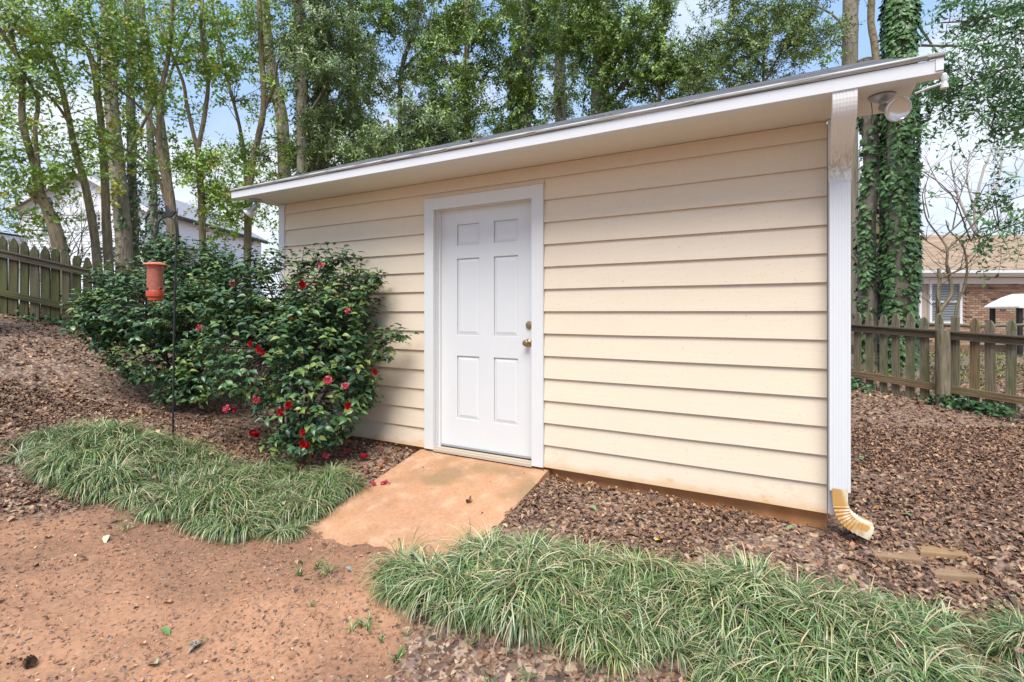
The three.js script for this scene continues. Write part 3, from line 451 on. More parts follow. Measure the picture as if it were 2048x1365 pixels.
const TREES = [{n:"crooked_tree",l:"crooked tree with a short stub limb leaning over the left picket fence",g:"trees behind the fence",b:0,f:0,d:8.3,limbs:[[[[-7.172,1.091,-8.3],[-7.236,1.897,-8.3],[-7.349,2.461,-8.3],[-7.486,2.864,-8.3],[-7.623,3.122,-8.3]],0.119,0.073],[[[-7.623,3.122,-8.3],[-7.704,3.589,-8.3],[-7.792,4.193,-8.3],[-7.945,4.798,-8.3],[-8.074,5.281,-8.3],[-8.211,5.845,-8.3],[-8.332,6.732,-8.3]],0.06,0.028],[[[-7.575,3.09,-8.3],[-7.607,3.589,-8.3],[-7.655,4.153,-8.3],[-7.784,4.717,-8.3],[-7.913,5.12,-8.3],[-7.945,5.926,-8.3]],0.041,0.017],[[[-7.526,2.928,-8.3],[-7.72,3.154,-8.3],[-7.833,3.283,-8.3]],0.057,0.034]],c:[[[-7.688,5.845,-8.3],0.81,0.56,145],[[-8.05,3.831,-8.3],0.4,0.77,116],[[-7.446,5.04,-8.3],0.56,0.56,87],[[-7.929,2.944,-8.3],0.44,0.44,66],[[-7.043,3.67,-8.3],0.48,0.48,63],[[-7.486,3.589,-8.3],0.32,0.48,52],[[-8.01,4.959,-8.3],0.32,0.48,58]],ivy:[0.3,2.7,0.25]},
{n:"leaning_tree",l:"slender tree curving left, in front of the white house gable",g:"trees behind the fence",b:0,f:0,d:9,limbs:[[[[-7.2,0.905,-9],[-7.261,2.129,-9],[-7.331,2.74,-9],[-7.48,3.509,-9],[-7.637,4.051,-9],[-7.75,4.575,-9],[-7.917,5.274,-9],[-8.117,5.799,-9],[-8.554,6.279,-9],[-9.035,6.672,-9]],0.075,0.024],[[[-7.75,4.532,-9],[-8.03,4.925,-9],[-8.493,5.344,-9],[-9.035,5.449,-9]],0.027,0.012],[[[-7.48,3.422,-9],[-7.619,3.632,-9],[-7.654,3.745,-9]],0.027,0.012]],c:[[[-7.637,5.973,-9],0.61,0.61,116],[[-7.2,4.488,-9],0.44,0.61,63],[[-6.85,3.789,-9],0.35,0.35,29],[[-8.423,6.41,-9],0.52,0.35,58]],ivy:null},
{n:"straight_tree",l:"straight slim tree just right of the white house upper window",g:"trees behind the fence",b:0,f:0,d:9.2,limbs:[[[[-7.163,0.898,-9.2],[-7.235,2.506,-9.2],[-7.289,3.757,-9.2],[-7.387,4.963,-9.2],[-7.53,5.766,-9.2],[-7.717,6.079,-9.2],[-7.896,6.615,-9.2]],0.077,0.031],[[[-7.414,5.23,-9.2],[-7.387,5.99,-9.2],[-7.485,6.526,-9.2],[-7.557,7.24,-9.2]],0.035,0.019]],c:[[[-7.449,6.436,-9.2],0.54,0.54,101],[[-6.913,5.275,-9.2],0.4,0.54,58],[[-7.137,6.079,-9.2],0.36,0.54,58]],ivy:null},
{n:"thick_tree",l:"thick pale tree with a clump of yellow leaves on its trunk",g:"trees behind the fence",b:1,f:0,d:12,limbs:[[[[-8.994,1.034,-12],[-9.064,3.061,-12],[-9.204,4.645,-12],[-9.344,6.16,-12],[-9.425,7.791,-12],[-9.483,9.538,-12]],0.182,0.106],[[[-9.181,4.47,-12],[-8.61,5.519,-12],[-8.202,6.276,-12],[-8.085,7.092,-12]],0.045,0.016]],c:[[[-8.784,7.674,-12],0.7,0.7,101],[[-8.435,6.509,-12],0.47,0.58,58]],ivy:[0.6,3.6,0.3]},
{n:"ivy_post_tree",l:"narrow ivy wrapped tree beside the thick pale one",g:"trees behind the fence",b:1,f:0,d:12.4,limbs:[[[[-9.029,1.027,-12.4],[-9.101,3.122,-12.4],[-9.174,5.121,-12.4],[-9.198,6.926,-12.4],[-9.246,8.732,-12.4],[-9.258,9.816,-12.4]],0.103,0.076]],c:[[[-8.837,8.371,-12.4],0.6,0.48,58]],ivy:[0.4,5.2,1.0]},
{n:"distant_ivy_tree",l:"thin ivy clad tree left of the hanging hook",g:"trees behind the fence",b:1,f:0,d:14,limbs:[[[[-9.664,1.003,-14],[-9.718,3.368,-14],[-9.773,4.944,-14],[-9.909,6.983,-14],[-10.045,8.886,-14],[-10.181,10.925,-14]],0.095,0.076]],c:[[[-10.656,9.43,-14],0.82,0.54,58]],ivy:[0.3,5.0,1.0]},
{n:"forked_tree",l:"brown forked tree directly behind the curved black hook",g:"trees behind the fence",b:0,f:0,d:9.5,limbs:[[[[-6.198,1.072,-9.5],[-6.253,2.64,-9.5],[-6.355,3.563,-9.5],[-6.512,4.208,-9.5]],0.108,0.071],[[[-6.512,4.208,-9.5],[-6.493,5.131,-9.5],[-6.401,6.053,-9.5],[-6.263,6.699,-9.5],[-6.18,7.529,-9.5]],0.05,0.026],[[[-6.475,4.116,-9.5],[-6.678,4.716,-9.5],[-6.973,5.085,-9.5],[-7.369,5.453,-9.5],[-7.784,6.053,-9.5]],0.036,0.013],[[[-6.401,3.286,-9.5],[-6.632,3.839,-9.5],[-7.028,4.162,-9.5],[-7.462,4.347,-9.5],[-8.153,4.577,-9.5]],0.029,0.013]],c:[[[-6.401,5.776,-9.5],0.55,0.83,101],[[-7.139,5.776,-9.5],0.46,0.55,72],[[-5.848,6.422,-9.5],0.46,0.55,72],[[-6.678,4.208,-9.5],0.37,0.55,43]],ivy:null},
{n:"pale_tall_tree",l:"tall pale bare trunk seen behind the forked brown tree",g:"trees behind the fence",b:1,f:0,d:13,limbs:[[[[-8.532,1.27,-13],[-8.658,4.047,-13],[-8.81,5.688,-13],[-9.075,7.203,-13],[-9.327,8.591,-13],[-9.491,10.232,-13]],0.098,0.071],[[[-8.911,6.319,-13],[-8.381,7.834,-13],[-7.876,9.096,-13]],0.039,0.018]],c:[[[-8.254,8.591,-13],0.76,0.63,72]],ivy:null},
{n:"y_shaped_tree",l:"slim tree splitting in a tall Y left of the shed eave",g:"trees behind the fence",b:0,f:0,d:10,limbs:[[[[-5.981,1.065,-10],[-6.029,3.006,-10],[-6.087,4.269,-10],[-6.126,4.482,-10]],0.068,0.054],[[[-6.126,4.414,-10],[-6.33,5.239,-10],[-6.447,5.725,-10],[-6.592,6.307,-10],[-6.786,6.89,-10]],0.038,0.02],[[[-6.097,4.414,-10],[-5.99,5.142,-10],[-5.903,5.725,-10],[-5.942,6.502,-10],[-6.019,7.861,-10]],0.045,0.027]],c:[[[-5.767,6.21,-10],0.58,0.78,130],[[-6.058,3.686,-10],0.53,0.58,145],[[-6.447,4.851,-10],0.49,0.58,43],[[-5.621,4.074,-10],0.49,0.68,87],[[-5.67,3.201,-10],0.49,0.49,101]],ivy:null},
{n:"wispy_tree",l:"thin wispy tree at the left end of the shed eave",g:"trees behind the fence",b:0,f:0,d:11,limbs:[[[[-5.671,1.049,-11],[-5.682,3.185,-11],[-5.703,4.36,-11],[-5.831,5.214,-11],[-6.077,6.175,-11],[-6.344,7.35,-11],[-6.45,8.525,-11]],0.05,0.022]],c:[[[-5.81,5.962,-11],0.59,0.85,130],[[-5.596,4.253,-11],0.53,0.64,116],[[-5.917,7.243,-11],0.53,0.64,87],[[-5.383,3.185,-11],0.64,0.53,72]],ivy:null},
{n:"angled_tree",l:"reddish brown tree with a side limb rising over the left eave",g:"trees behind the fence",b:0,f:0,d:10.5,limbs:[[[[-5.403,1.057,-10.5],[-5.342,3.911,-10.5],[-5.189,4.727,-10.5],[-5.067,5.389,-10.5],[-5.117,6.562,-10.5],[-5.168,7.581,-10.5],[-5.189,8.397,-10.5]],0.076,0.043],[[[-5.067,5.318,-10.5],[-4.883,5.848,-10.5],[-4.73,6.307,-10.5],[-4.424,6.562,-10.5]],0.04,0.014]],c:[[[-4.934,6.97,-10.5],0.51,0.61,101],[[-4.73,5.033,-10.5],0.36,0.82,87],[[-5.342,6.97,-10.5],0.41,0.51,58]],ivy:null},
{n:"furrowed_tree",l:"thick furrowed dark trunk right of the reddish brown tree",g:"trees behind the fence",b:1,f:1,d:13,limbs:[[[[-5.629,1.018,-13],[-5.755,4.804,-13],[-5.831,6.193,-13],[-6.008,6.95,-13],[-6.172,8.086,-13],[-6.361,10.232,-13]],0.177,0.115]],c:[[[-5.667,8.338,-13],0.63,0.88,130],[[-5.856,4.931,-13],0.5,0.5,72]],ivy:null},
{n:"evergreen_tree",l:"grey green evergreen at the left end of the mass above the roof",g:"evergreens behind the shed",b:1,f:1,d:10.6,limbs:[[[[-4.302,1.055,-10.6],[-4.312,5.069,-10.6],[-4.363,6.613,-10.6],[-4.384,8.568,-10.6]],0.13,0.111],[[[-4.312,5.069,-10.6],[-3.849,5.789,-10.6],[-3.437,6.716,-10.6]],0.037,0.019]],c:[[[-3.695,6.098,-10.6],0.87,1.34,694],[[-3.952,7.024,-10.6],0.82,0.72,268],[[-3.437,4.657,-10.6],0.72,0.72,336],[[-4.158,7.745,-10.6],0.82,0.51,134]],ivy:[1.5,8,0.35]},
{n:"evergreen_tree",l:"dark ivy choked trunk with drooping sprays near the roof left",g:"evergreens behind the shed",b:1,f:1,d:11.4,limbs:[[[[-4.228,1.043,-11.4],[-4.25,5.359,-11.4],[-4.195,7.02,-11.4],[-4.25,9.123,-11.4]],0.159,0.139]],c:[[[-4.693,4.806,-11.4],0.5,0.5,134],[[-4.416,5.581,-11.4],0.55,1.0,224]],ivy:[1.5,8,0.8]},
{n:"evergreen_tree",l:"bushy evergreen with bright yellowish ivy column above the eave",g:"evergreens behind the shed",b:1,f:2,d:12,limbs:[[[[-3.717,1.034,-12],[-3.717,6.16,-12],[-3.775,9.538,-12]],0.105,0.084]],c:[[[-3.309,7.791,-12],0.82,0.93,313],[[-3.076,8.723,-12],1.05,0.58,156],[[-3.542,6.16,-12],0.7,1.05,268]],ivy:[2,8.5,1.0]},
{n:"evergreen_tree",l:"low rounded evergreen crown resting just over the shingles, left of middle",g:"evergreens behind the shed",b:0,f:1,d:9.8,limbs:[[[[-2.226,1.068,-9.8],[-2.245,4.017,-9.8],[-2.369,4.874,-9.8]],0.051,0.026],[[[-2.084,1.068,-9.8],[-2.074,4.112,-9.8],[-2.017,4.778,-9.8]],0.051,0.026]],c:[[[-2.226,4.493,-9.8],0.81,0.57,582],[[-1.56,4.398,-9.8],0.57,0.38,291],[[-2.797,4.017,-9.8],0.48,0.38,224]],ivy:null},
{n:"evergreen_tree",l:"evergreen crossed by a pale bent bough",g:"evergreens behind the shed",b:1,f:1,d:12.5,limbs:[[[[-2.718,1.026,-12.5],[-2.718,4.788,-12.5],[-2.658,7.215,-12.5],[-2.354,8.065,-12.5],[-2.051,9.521,-12.5]],0.066,0.044],[[[-2.658,7.094,-12.5],[-1.748,7.943,-12.5],[-0.777,8.429,-12.5]],0.033,0.016]],c:[[[-1.99,7.701,-12.5],1.09,1.09,470],[[-2.354,6.487,-12.5],0.85,0.73,201]],ivy:null},
{n:"evergreen_tree",l:"broad dark leaved evergreen above the door side of the roof",g:"evergreens behind the shed",b:0,f:2,d:11.4,limbs:[[[[-0.93,1.043,-11.4],[-0.952,4.806,-11.4],[-1.04,6.134,-11.4],[-0.985,7.462,-11.4],[-1.04,8.79,-11.4]],0.08,0.05],[[[-0.996,5.913,-11.4],[-1.483,6.798,-11.4],[-1.815,7.462,-11.4]],0.04,0.02]],c:[[[-1.04,6.466,-11.4],1.0,1.22,582],[[-1.372,5.249,-11.4],0.77,0.55,291],[[-0.708,7.684,-11.4],0.89,0.55,268],[[-1.483,8.126,-11.4],0.89,0.55,179]],ivy:null},
{n:"evergreen_tree",l:"black trunked ivy tree over the middle of the roof",g:"evergreens behind the shed",b:1,f:2,d:12,limbs:[[[[0.256,1.034,-12],[0.28,6.16,-12],[0.303,7.791,-12],[0.303,9.538,-12]],0.189,0.157]],c:[[[0.303,7.325,-12],1.05,1.28,627],[[0.186,8.606,-12],1.05,0.58,179],[[0.07,5.81,-12],0.82,0.58,291]],ivy:[2,8.5,1.0]},
{n:"evergreen_tree",l:"slender grey trunk with leafy sprays right of the black trunked tree",g:"evergreens behind the shed",b:1,f:2,d:14,limbs:[[[[1.332,1.003,-14],[1.305,6.983,-14],[1.278,10.925,-14]],0.159,0.135]],c:[[[1.373,8.07,-14],0.82,1.5,358],[[1.169,9.158,-14],0.82,0.68,179]],ivy:[2.5,8,0.4]},
{n:"evergreen_tree",l:"dark ivy column with leaning side limb right of the roof middle",g:"evergreens behind the shed",b:1,f:2,d:11,limbs:[[[[1.88,1.049,-11],[1.88,5.855,-11],[1.933,7.03,-11],[1.912,8.845,-11]],0.211,0.173],[[[2.115,5.748,-11],[2.542,6.282,-11],[2.841,7.03,-11],[3.161,7.777,-11]],0.048,0.019]],c:[[[1.773,7.03,-11],0.85,0.96,492],[[1.666,7.991,-11],0.96,0.53,179],[[2.307,6.069,-11],0.75,0.64,291]],ivy:[2,8,1.0]},
{n:"evergreen_tree",l:"loose bright evergreen thinning into blue sky above the roof",g:"evergreens behind the shed",b:0,f:2,d:10.4,limbs:[[[[2.969,1.058,-10.4],[2.938,5.097,-10.4],[3.039,6.309,-10.4],[3.09,7.319,-10.4],[2.989,8.126,-10.4]],0.036,0.018],[[[2.969,5.501,-10.4],[3.241,6.208,-10.4],[3.544,6.814,-10.4]],0.027,0.009]],c:[[[2.989,6.107,-10.4],0.71,0.71,313],[[2.686,7.016,-10.4],0.81,0.61,291],[[3.696,6.006,-10.4],0.71,0.5,246]],ivy:null},
{n:"privet_tree",l:"fine leaved privet standing nearest the right end of the roof",g:"evergreens behind the shed",b:0,f:3,d:9.4,limbs:[[[[4.618,1.074,-9.4],[4.6,4.177,-9.4],[4.59,5.546,-9.4],[4.636,6.732,-9.4]],0.033,0.021],[[[4.59,5.363,-9.4],[4.983,6.093,-9.4],[5.257,6.641,-9.4]],0.021,0.008]],c:[[[4.527,5.911,-9.4],0.73,0.73,470],[[5.165,6.367,-9.4],0.73,0.55,336],[[3.888,6.276,-9.4],0.73,0.64,336],[[3.614,5.455,-9.4],0.46,0.41,179],[[5.622,5.911,-9.4],0.46,0.27,123]],ivy:null},
{n:"straight_trunk_tree",l:"pale straight trunk rising behind the roof above the downspout",g:"trees right of the shed",b:1,f:0,d:12,limbs:[[[[7.876,1.034,-12],[7.876,7.325,-12],[7.899,8.49,-12],[7.911,9.538,-12]],0.168,0.157],[[[7.899,7.674,-12],[7.41,8.14,-12],[6.827,8.432,-12]],0.031,0.016]],c:[[[7.41,7.441,-12],0.47,0.29,26]],ivy:null},
{n:"thin_trunk_tree",l:"thin dark trunk between the pale trunk and the ivy covered one",g:"trees right of the shed",b:0,f:0,d:11,limbs:[[[[7.817,1.049,-11],[7.775,6.709,-11],[7.668,7.457,-11],[7.753,8.525,-11]],0.077,0.067]],c:[[[7.647,7.67,-11],0.32,0.32,8]],ivy:null},
{n:"ivy_tree",l:"big trunk wrapped in glossy ivy behind the right picket fence",g:"trees right of the shed",b:1,f:0,d:8.4,limbs:[[[[6.377,-0.542,-8.4],[6.353,1.253,-8.4],[6.329,3.047,-8.4],[6.345,4.433,-8.4],[6.329,5.493,-8.4],[6.329,7.043,-8.4]],0.198,0.183],[[[6.508,5.575,-8.4],[7.144,5.559,-8.4],[7.633,5.657,-8.4],[7.919,5.779,-8.4],[8.449,5.901,-8.4]],0.022,0.011],[[[6.573,5.983,-8.4],[6.899,5.575,-8.4],[7.144,5.208,-8.4]],0.022,0.011]],c:[],ivy:[0,8,1.0]},
{n:"twin_ivy_tree",l:"narrower half bare ivy trunk left of the big ivy tree",g:"trees right of the shed",b:1,f:0,d:8.9,limbs:[[[[6.204,-0.646,-8.9],[6.161,1.427,-8.9],[6.126,2.723,-8.9],[6.23,3.588,-8.9],[6.17,4.624,-8.9],[6.1,5.575,-8.9]],0.148,0.117],[[[6.342,1.255,-8.9],[6.083,1.903,-8.9],[5.91,2.248,-8.9]],0.047,0.031],[[[6.377,1.082,-8.9],[6.429,2.464,-8.9],[6.463,3.501,-8.9],[6.377,4.365,-8.9]],0.062,0.047]],c:[],ivy:[0,5,0.62]},
{n:"bare_crape_tree",l:"small bare many branched tree in front of the brick house",g:"trees right of the shed",b:0,f:null,d:7.4,limbs:[[[[6.136,-0.044,-7.4],[6.136,1.105,-7.4],[6.136,1.242,-7.4]],0.047,0.037],[[[6.136,1.213,-7.4],[6.121,1.457,-7.4],[6.164,1.68,-7.4],[6.15,1.845,-7.4]],0.028,0.021],[[[6.136,1.213,-7.4],[6.322,1.486,-7.4],[6.308,1.73,-7.4],[6.243,1.895,-7.4],[6.229,2.111,-7.4],[6.2,2.269,-7.4],[5.999,2.563,-7.4],[5.855,2.894,-7.4]],0.028,0.007],[[[6.38,0.243,-7.4],[6.394,1.242,-7.4],[6.523,1.637,-7.4],[6.516,1.867,-7.4],[6.459,2.219,-7.4],[6.33,2.398,-7.4],[6.229,2.535,-7.4]],0.021,0.007],[[[6.243,2.111,-7.4],[6.488,2.319,-7.4],[6.897,2.729,-7.4],[7.443,2.916,-7.4]],0.014,0.005],[[[6.2,2.29,-7.4],[6.409,2.47,-7.4],[6.603,2.714,-7.4],[6.832,3.081,-7.4]],0.012,0.005],[[[6.337,2.42,-7.4],[6.409,2.793,-7.4],[6.574,3.26,-7.4]],0.009,0.004],[[[6.15,1.701,-7.4],[6.488,1.845,-7.4]],0.014,0.009],[[[5.999,2.563,-7.4],[5.934,2.901,-7.4],[6.021,3.26,-7.4]],0.007,0.004],[[[6.509,1.852,-7.4],[6.725,2.111,-7.4],[7.012,2.47,-7.4]],0.009,0.004],[[[6.617,2.326,-7.4],[6.94,2.434,-7.4],[7.299,2.686,-7.4]],0.007,0.003],[[[6.222,2.075,-7.4],[5.934,2.255,-7.4],[5.791,2.326,-7.4]],0.009,0.004]],c:[],ivy:null},
{n:"far_bare_tree",l:"distant pale leafless tree over the brick house roof",g:"trees right of the shed",b:2,f:null,d:26,limbs:[[[[23.501,0.816,-26],[23.526,4.855,-26],[23.375,6.37,-26],[23.88,8.641,-26]],0.136,0.045],[[[23.425,5.865,-26],[24.384,7.379,-26],[24.889,9.399,-26]],0.091,0.023],[[[23.476,5.107,-26],[22.617,6.874,-26],[22.113,8.894,-26]],0.091,0.023],[[[23.375,6.37,-26],[22.996,7.884,-26],[23.122,9.399,-26]],0.057,0.018],[[[24.258,7.253,-26],[25.394,8.137,-26],[26.151,9.399,-26]],0.045,0.018],[[[22.617,6.874,-26],[21.608,7.632,-26],[20.85,9.146,-26]],0.045,0.018],[[[23.88,8.515,-26],[24.384,9.903,-26],[24.258,11.166,-26]],0.041,0.016]],c:[],ivy:null},
{n:"far_bare_tree",l:"distant pale leafless tree glimpsed beside the downspout",g:"trees right of the shed",b:2,f:null,d:24,limbs:[[[[16.031,0.847,-24],[16.031,5.041,-24],[16.217,6.905,-24],[16.124,8.77,-24]],0.105,0.042],[[[16.031,4.808,-24],[16.45,6.439,-24],[16.8,8.303,-24]],0.063,0.021],[[[16.054,4.109,-24],[15.868,5.973,-24],[15.751,8.07,-24]],0.063,0.021]],c:[],ivy:null},
{n:"overhanging_tree",l:"leafy boughs of a tree overhanging from the right edge of the picture",g:"trees right of the shed",b:0,f:4,d:7.2,limbs:[[[[9.129,-0.43,-7.2],[9.129,2.087,-7.2],[9.059,4.184,-7.2],[8.99,6.281,-7.2]],0.151,0.101],[[[9.059,3.764,-7.2],[8.221,4.324,-7.2],[7.382,4.673,-7.2],[6.683,4.533,-7.2],[6.054,4.254,-7.2]],0.038,0.008],[[[9.045,4.533,-7.2],[8.081,5.232,-7.2],[7.242,5.442,-7.2],[6.543,5.302,-7.2],[6.123,5.372,-7.2]],0.038,0.008],[[[9.073,2.786,-7.2],[8.081,3.485,-7.2],[7.312,3.764,-7.2],[6.823,3.834,-7.2]],0.025,0.006],[[[9.101,1.667,-7.2],[8.221,2.227,-7.2],[7.382,2.506,-7.2],[6.543,2.227,-7.2]],0.025,0.006]],c:[[[6.543,4.603,-7.2],0.52,0.38,165],[[7.102,4.254,-7.2],0.35,0.35,110],[[6.123,4.254,-7.2],0.31,0.21,66],[[6.892,5.302,-7.2],0.42,0.28,99],[[6.333,5.442,-7.2],0.42,0.15,44],[[6.892,3.695,-7.2],0.28,0.21,37],[[6.753,2.227,-7.2],0.31,0.15,33],[[7.102,2.506,-7.2],0.21,0.15,19],[[5.984,3.904,-7.2],0.21,0.14,15],[[6.823,2.926,-7.2],0.24,0.1,13],[[5.914,3.275,-7.2],0.21,0.1,11]],ivy:null}];
for (const T of TREES) {
  const base = T.limbs[0][0][0], off = [base[0], smooth(base[0], base[2]) - 0.05, base[2]];
  if (T.limbs[0][0][0][1] > off[1]) T.limbs[0][0].unshift([base[0], off[1], base[2]]);
  const t = thing(T.n, T.l, 'tree', off, 0, T.g), loc = p => V(p[0] - off[0], p[1] - off[1], p[2] - off[2]);
  const bowed = T.limbs.map(([pts, a, b], i) => [pts.map((p, k) => { const s = Math.sin(k * 1.7 + base[0] * 3 + i) * 0.10 * k; return loc([p[0], p[1], p[2] + (i ? s * (T.f === null ? 0.1 : 0.5) : 0)]); }), a, b]);
  const L0 = bowed[0], flare = tube([V(0, 0, 0), V(0, 0.35, 0)], L0[1] * 1.5, L0[1] * 0.98, 3, 12, 0.15);
  part('trunk', [tube(L0[0], L0[1], L0[2], 0, 12, 0.1), flare], mBark[T.b], t);
  for (const [p, a, b] of bowed.slice(1)) part('limb', tube(p, a, b, 0, 8, 0.1), mBark[T.b], t);
  const tw = [], items = [];
  const all = bowed.flatMap(([p]) => p.length > 1 ? new THREE.CatmullRomCurve3(p).getPoints(14) : p);
  for (const [c, ru, rv, n] of T.c) {
    const cc = loc(c), rw = Math.min(1.6, Math.max(ru, rv) * 0.9), per = T.f === 0 || T.f === 4 ? 11 : 17, nb = Math.ceil(n / per);
    for (let b = 0; b < nb; b++) {
      let q; do q = V(rr(-1, 1), rr(-1, 1), rr(-1, 1)); while (q.lengthSq() > 1); const e = cc.clone().add(V(q.x * ru, q.y * rv, q.z * rw));
      let best = all[0], bd = 1e9; for (const a of all) { const d = a.distanceTo(e) + (a.y > e.y ? 0.5 : 0); if (d < bd) { bd = d; best = a; } }
      const mid = best.clone().lerp(e, 0.5).add(V(rr(-0.12, 0.12), rr(0, 0.25), rr(-0.12, 0.12)).multiplyScalar(Math.min(1.5, bd)));
      tw.push(tube([best, mid, e], Math.min(0.02, 0.005 + bd * 0.005), 0.003, 6, 5, 0));
      const cv = new THREE.CatmullRomCurve3([best, mid, e]), sp = T.f === 0 || T.f === 4 ? 0.26 : 0.2;
      for (let k = 0; k < per; k++) {
        const p = k % 3 ? e.clone().add(V(gauss() * sp, gauss() * sp * 0.8, gauss() * sp)) : cv.getPoint(rr(0.55, 1)).add(V(gauss() * 0.1, gauss() * 0.1, gauss() * 0.1));
        const out = p.clone().sub(cc).normalize(), d = rdir().addScaledVector(out, 0.7).add(V(0, T.f === 4 ? -0.5 : T.f === 1 ? -0.1 : 0.35, 0));
        const f = rr(0.55, 1.45), y = rnd(), k3 = LCOL[T.f], old = T.f === 0 && y > 0.9;
        items.push({ m: orient(p, d, rdir().add(V(0, 0.8, 0.3)), rr(0.85, 1.45)), c: col(k3[0] * f * (old ? 1.9 : 1), k3[1] * f * (old ? 1.25 : 1), k3[2] * f * (T.f === 1 ? rr(0.8, 1.4) : 1)), t: 0 });
      }
    }
  }
  if (T.f === null) for (const [p] of bowed) { const cv = new THREE.CatmullRomCurve3(p), sc = T.d / 8; for (let k = 0; k < 5; k++) { const a = cv.getPoint(rr(0.35, 1)), e = a.clone().add(V(rr(-1, 1), rr(0.1, 1.2), rr(-1, 1)).multiplyScalar(0.38 * sc)), mm = a.clone().lerp(e, 0.5).add(V(rr(-0.1, 0.1), 0, rr(-0.1, 0.1)).multiplyScalar(sc * 0.5)); tw.push(tube([a, mm, e], 0.006 * sc, 0.0025 * sc, 4, 4, 0)); for (let j = 0; j < 2; j++) { const s2 = a.clone().lerp(e, rr(0.4, 0.9)); tw.push(tube([s2, s2.clone().add(V(rr(-1, 1), rr(0, 1), rr(-1, 1)).multiplyScalar(0.2 * sc))], 0.003 * sc, 0.0015 * sc, 2, 3, 0)); } } }
  if (tw.length) part('twigs', tw, T.b === 2 ? mBark[2] : mTwig, t).userData.kind = 'stuff';
  if (items.length) { const per = [[], []]; items.forEach((it, i) => per[i & 1].push(it)); per.forEach((l, i) => instanced('crown', SPR[T.f][i], T.f ? mLeafEver : mLeafTree, l, t)); }
  if (T.ivy) { const near = T.g === 'trees right of the shed'; ivyOn(t, T.limbs[0], off[1] + T.ivy[0], off[1] + T.ivy[1], T.ivy[2], near ? 1.3 : 1.0, near ? (T.ivy[2] === 1 ? 300 : 180) : 0, off); if (T.n === 'twin_ivy_tree') ivyOn(t, T.limbs[2], off[1], off[1] + 3.2, 0.6, 1.05, 0, off); }
  if (T.n === 'thick_tree') { const it = []; for (let i = 0; i < 60; i++) { const c = limbAt(T.limbs[0][0], rr(3.6, 4.5)); it.push({ m: orient(V(c[0] - off[0] + gauss() * 0.28 + 0.05, c[1] - off[1], c[2] - off[2] + 0.25 + rr(0, 0.2)), rdir().add(V(0, -0.6, 0)), V(0, 0.4, 1), 1.6), c: col(rr(0.3, 0.45), rr(0.33, 0.42), 0.02), t: 0 }); } instanced('yellow_leaves', ivyLeaf[0], mLeafTree, it, t); }
}
// the big tree at the left edge: only its flared foot stands in the picture
{
  const x = -6.62, z = -6.05, t = thing('broad_tree', 'foot of a broad furrowed tree at the left edge of the yard', 'tree', [x, smooth(x, z) - 0.12, z]);
  const g = new THREE.CylinderGeometry(1, 1, 9, 40, 60, true).translate(0, 4.5, 0), p = g.attributes.position, u = g.attributes.uv;
  for (let i = 0; i < p.count; i++) { const y = p.getY(i), a = Math.atan2(p.getZ(i), p.getX(i)), fl = Math.exp(-y * 2.2), r = (0.27 - y * 0.008) * (1 + fl * (0.75 + 0.35 * Math.sin(a * 3 + 1) + 0.2 * Math.sin(a * 5))) + (fbm(a * 5 + 20, y * 2, 3) - 0.5) * 0.05; p.setXYZ(i, Math.cos(a) * r, y, Math.sin(a) * r); u.setXY(i, u.getX(i) * 3, y / 0.8); }
  g.computeVertexNormals(); part('trunk', g, mBark[0], t);
}
// pale leaved shrub between the mossy fence and the white house
function shrub(name, label, pos, R, n, sp, c, h = 1) {
  const t = thing(name, label, 'shrub', [pos[0], smooth(pos[0], pos[1]), pos[1]]), st = [], it = [];
  for (let k = 0; k < 12; k++) st.push(tube([V(rr(-0.1, 0.1), 0, rr(-0.1, 0.1)), V(rr(-0.3, 0.3) * R, R * h * 0.8, rr(-0.3, 0.3) * R), V(rr(-0.8, 0.8) * R, R * h * rr(1.2, 1.9), rr(-0.8, 0.8) * R)], 0.015, 0.004, 8, 5, 0));
  part('stems', st, mTwig, t);
  for (let i = 0; i < n; i++) { let q; do q = V(rr(-1, 1), rr(-1, 1), rr(-1, 1)); while (q.lengthSq() > 1 || q.lengthSq() < 0.15); const f = rr(0.7, 1.35); it.push({ m: orient(V(q.x * R, (q.y * 0.95 + 1.05) * R * h, q.z * R), rdir().add(q).add(V(0, 0.4, 0)), V(0, 1, 0.4), rr(0.7, 1.1)), c: col(c[0] * f, c[1] * f, c[2] * f) }); }
  instanced('foliage', sp, leafMat({ roughness: 0.45, transmission: 0.2 }), it, t);
}
shrub('pale_shrub', 'pale green shrub behind the mossy fence below the white house', [-8.7, -10], 0.75, 240, SPR[3][0], [0.13, 0.2, 0.07], 1.55);

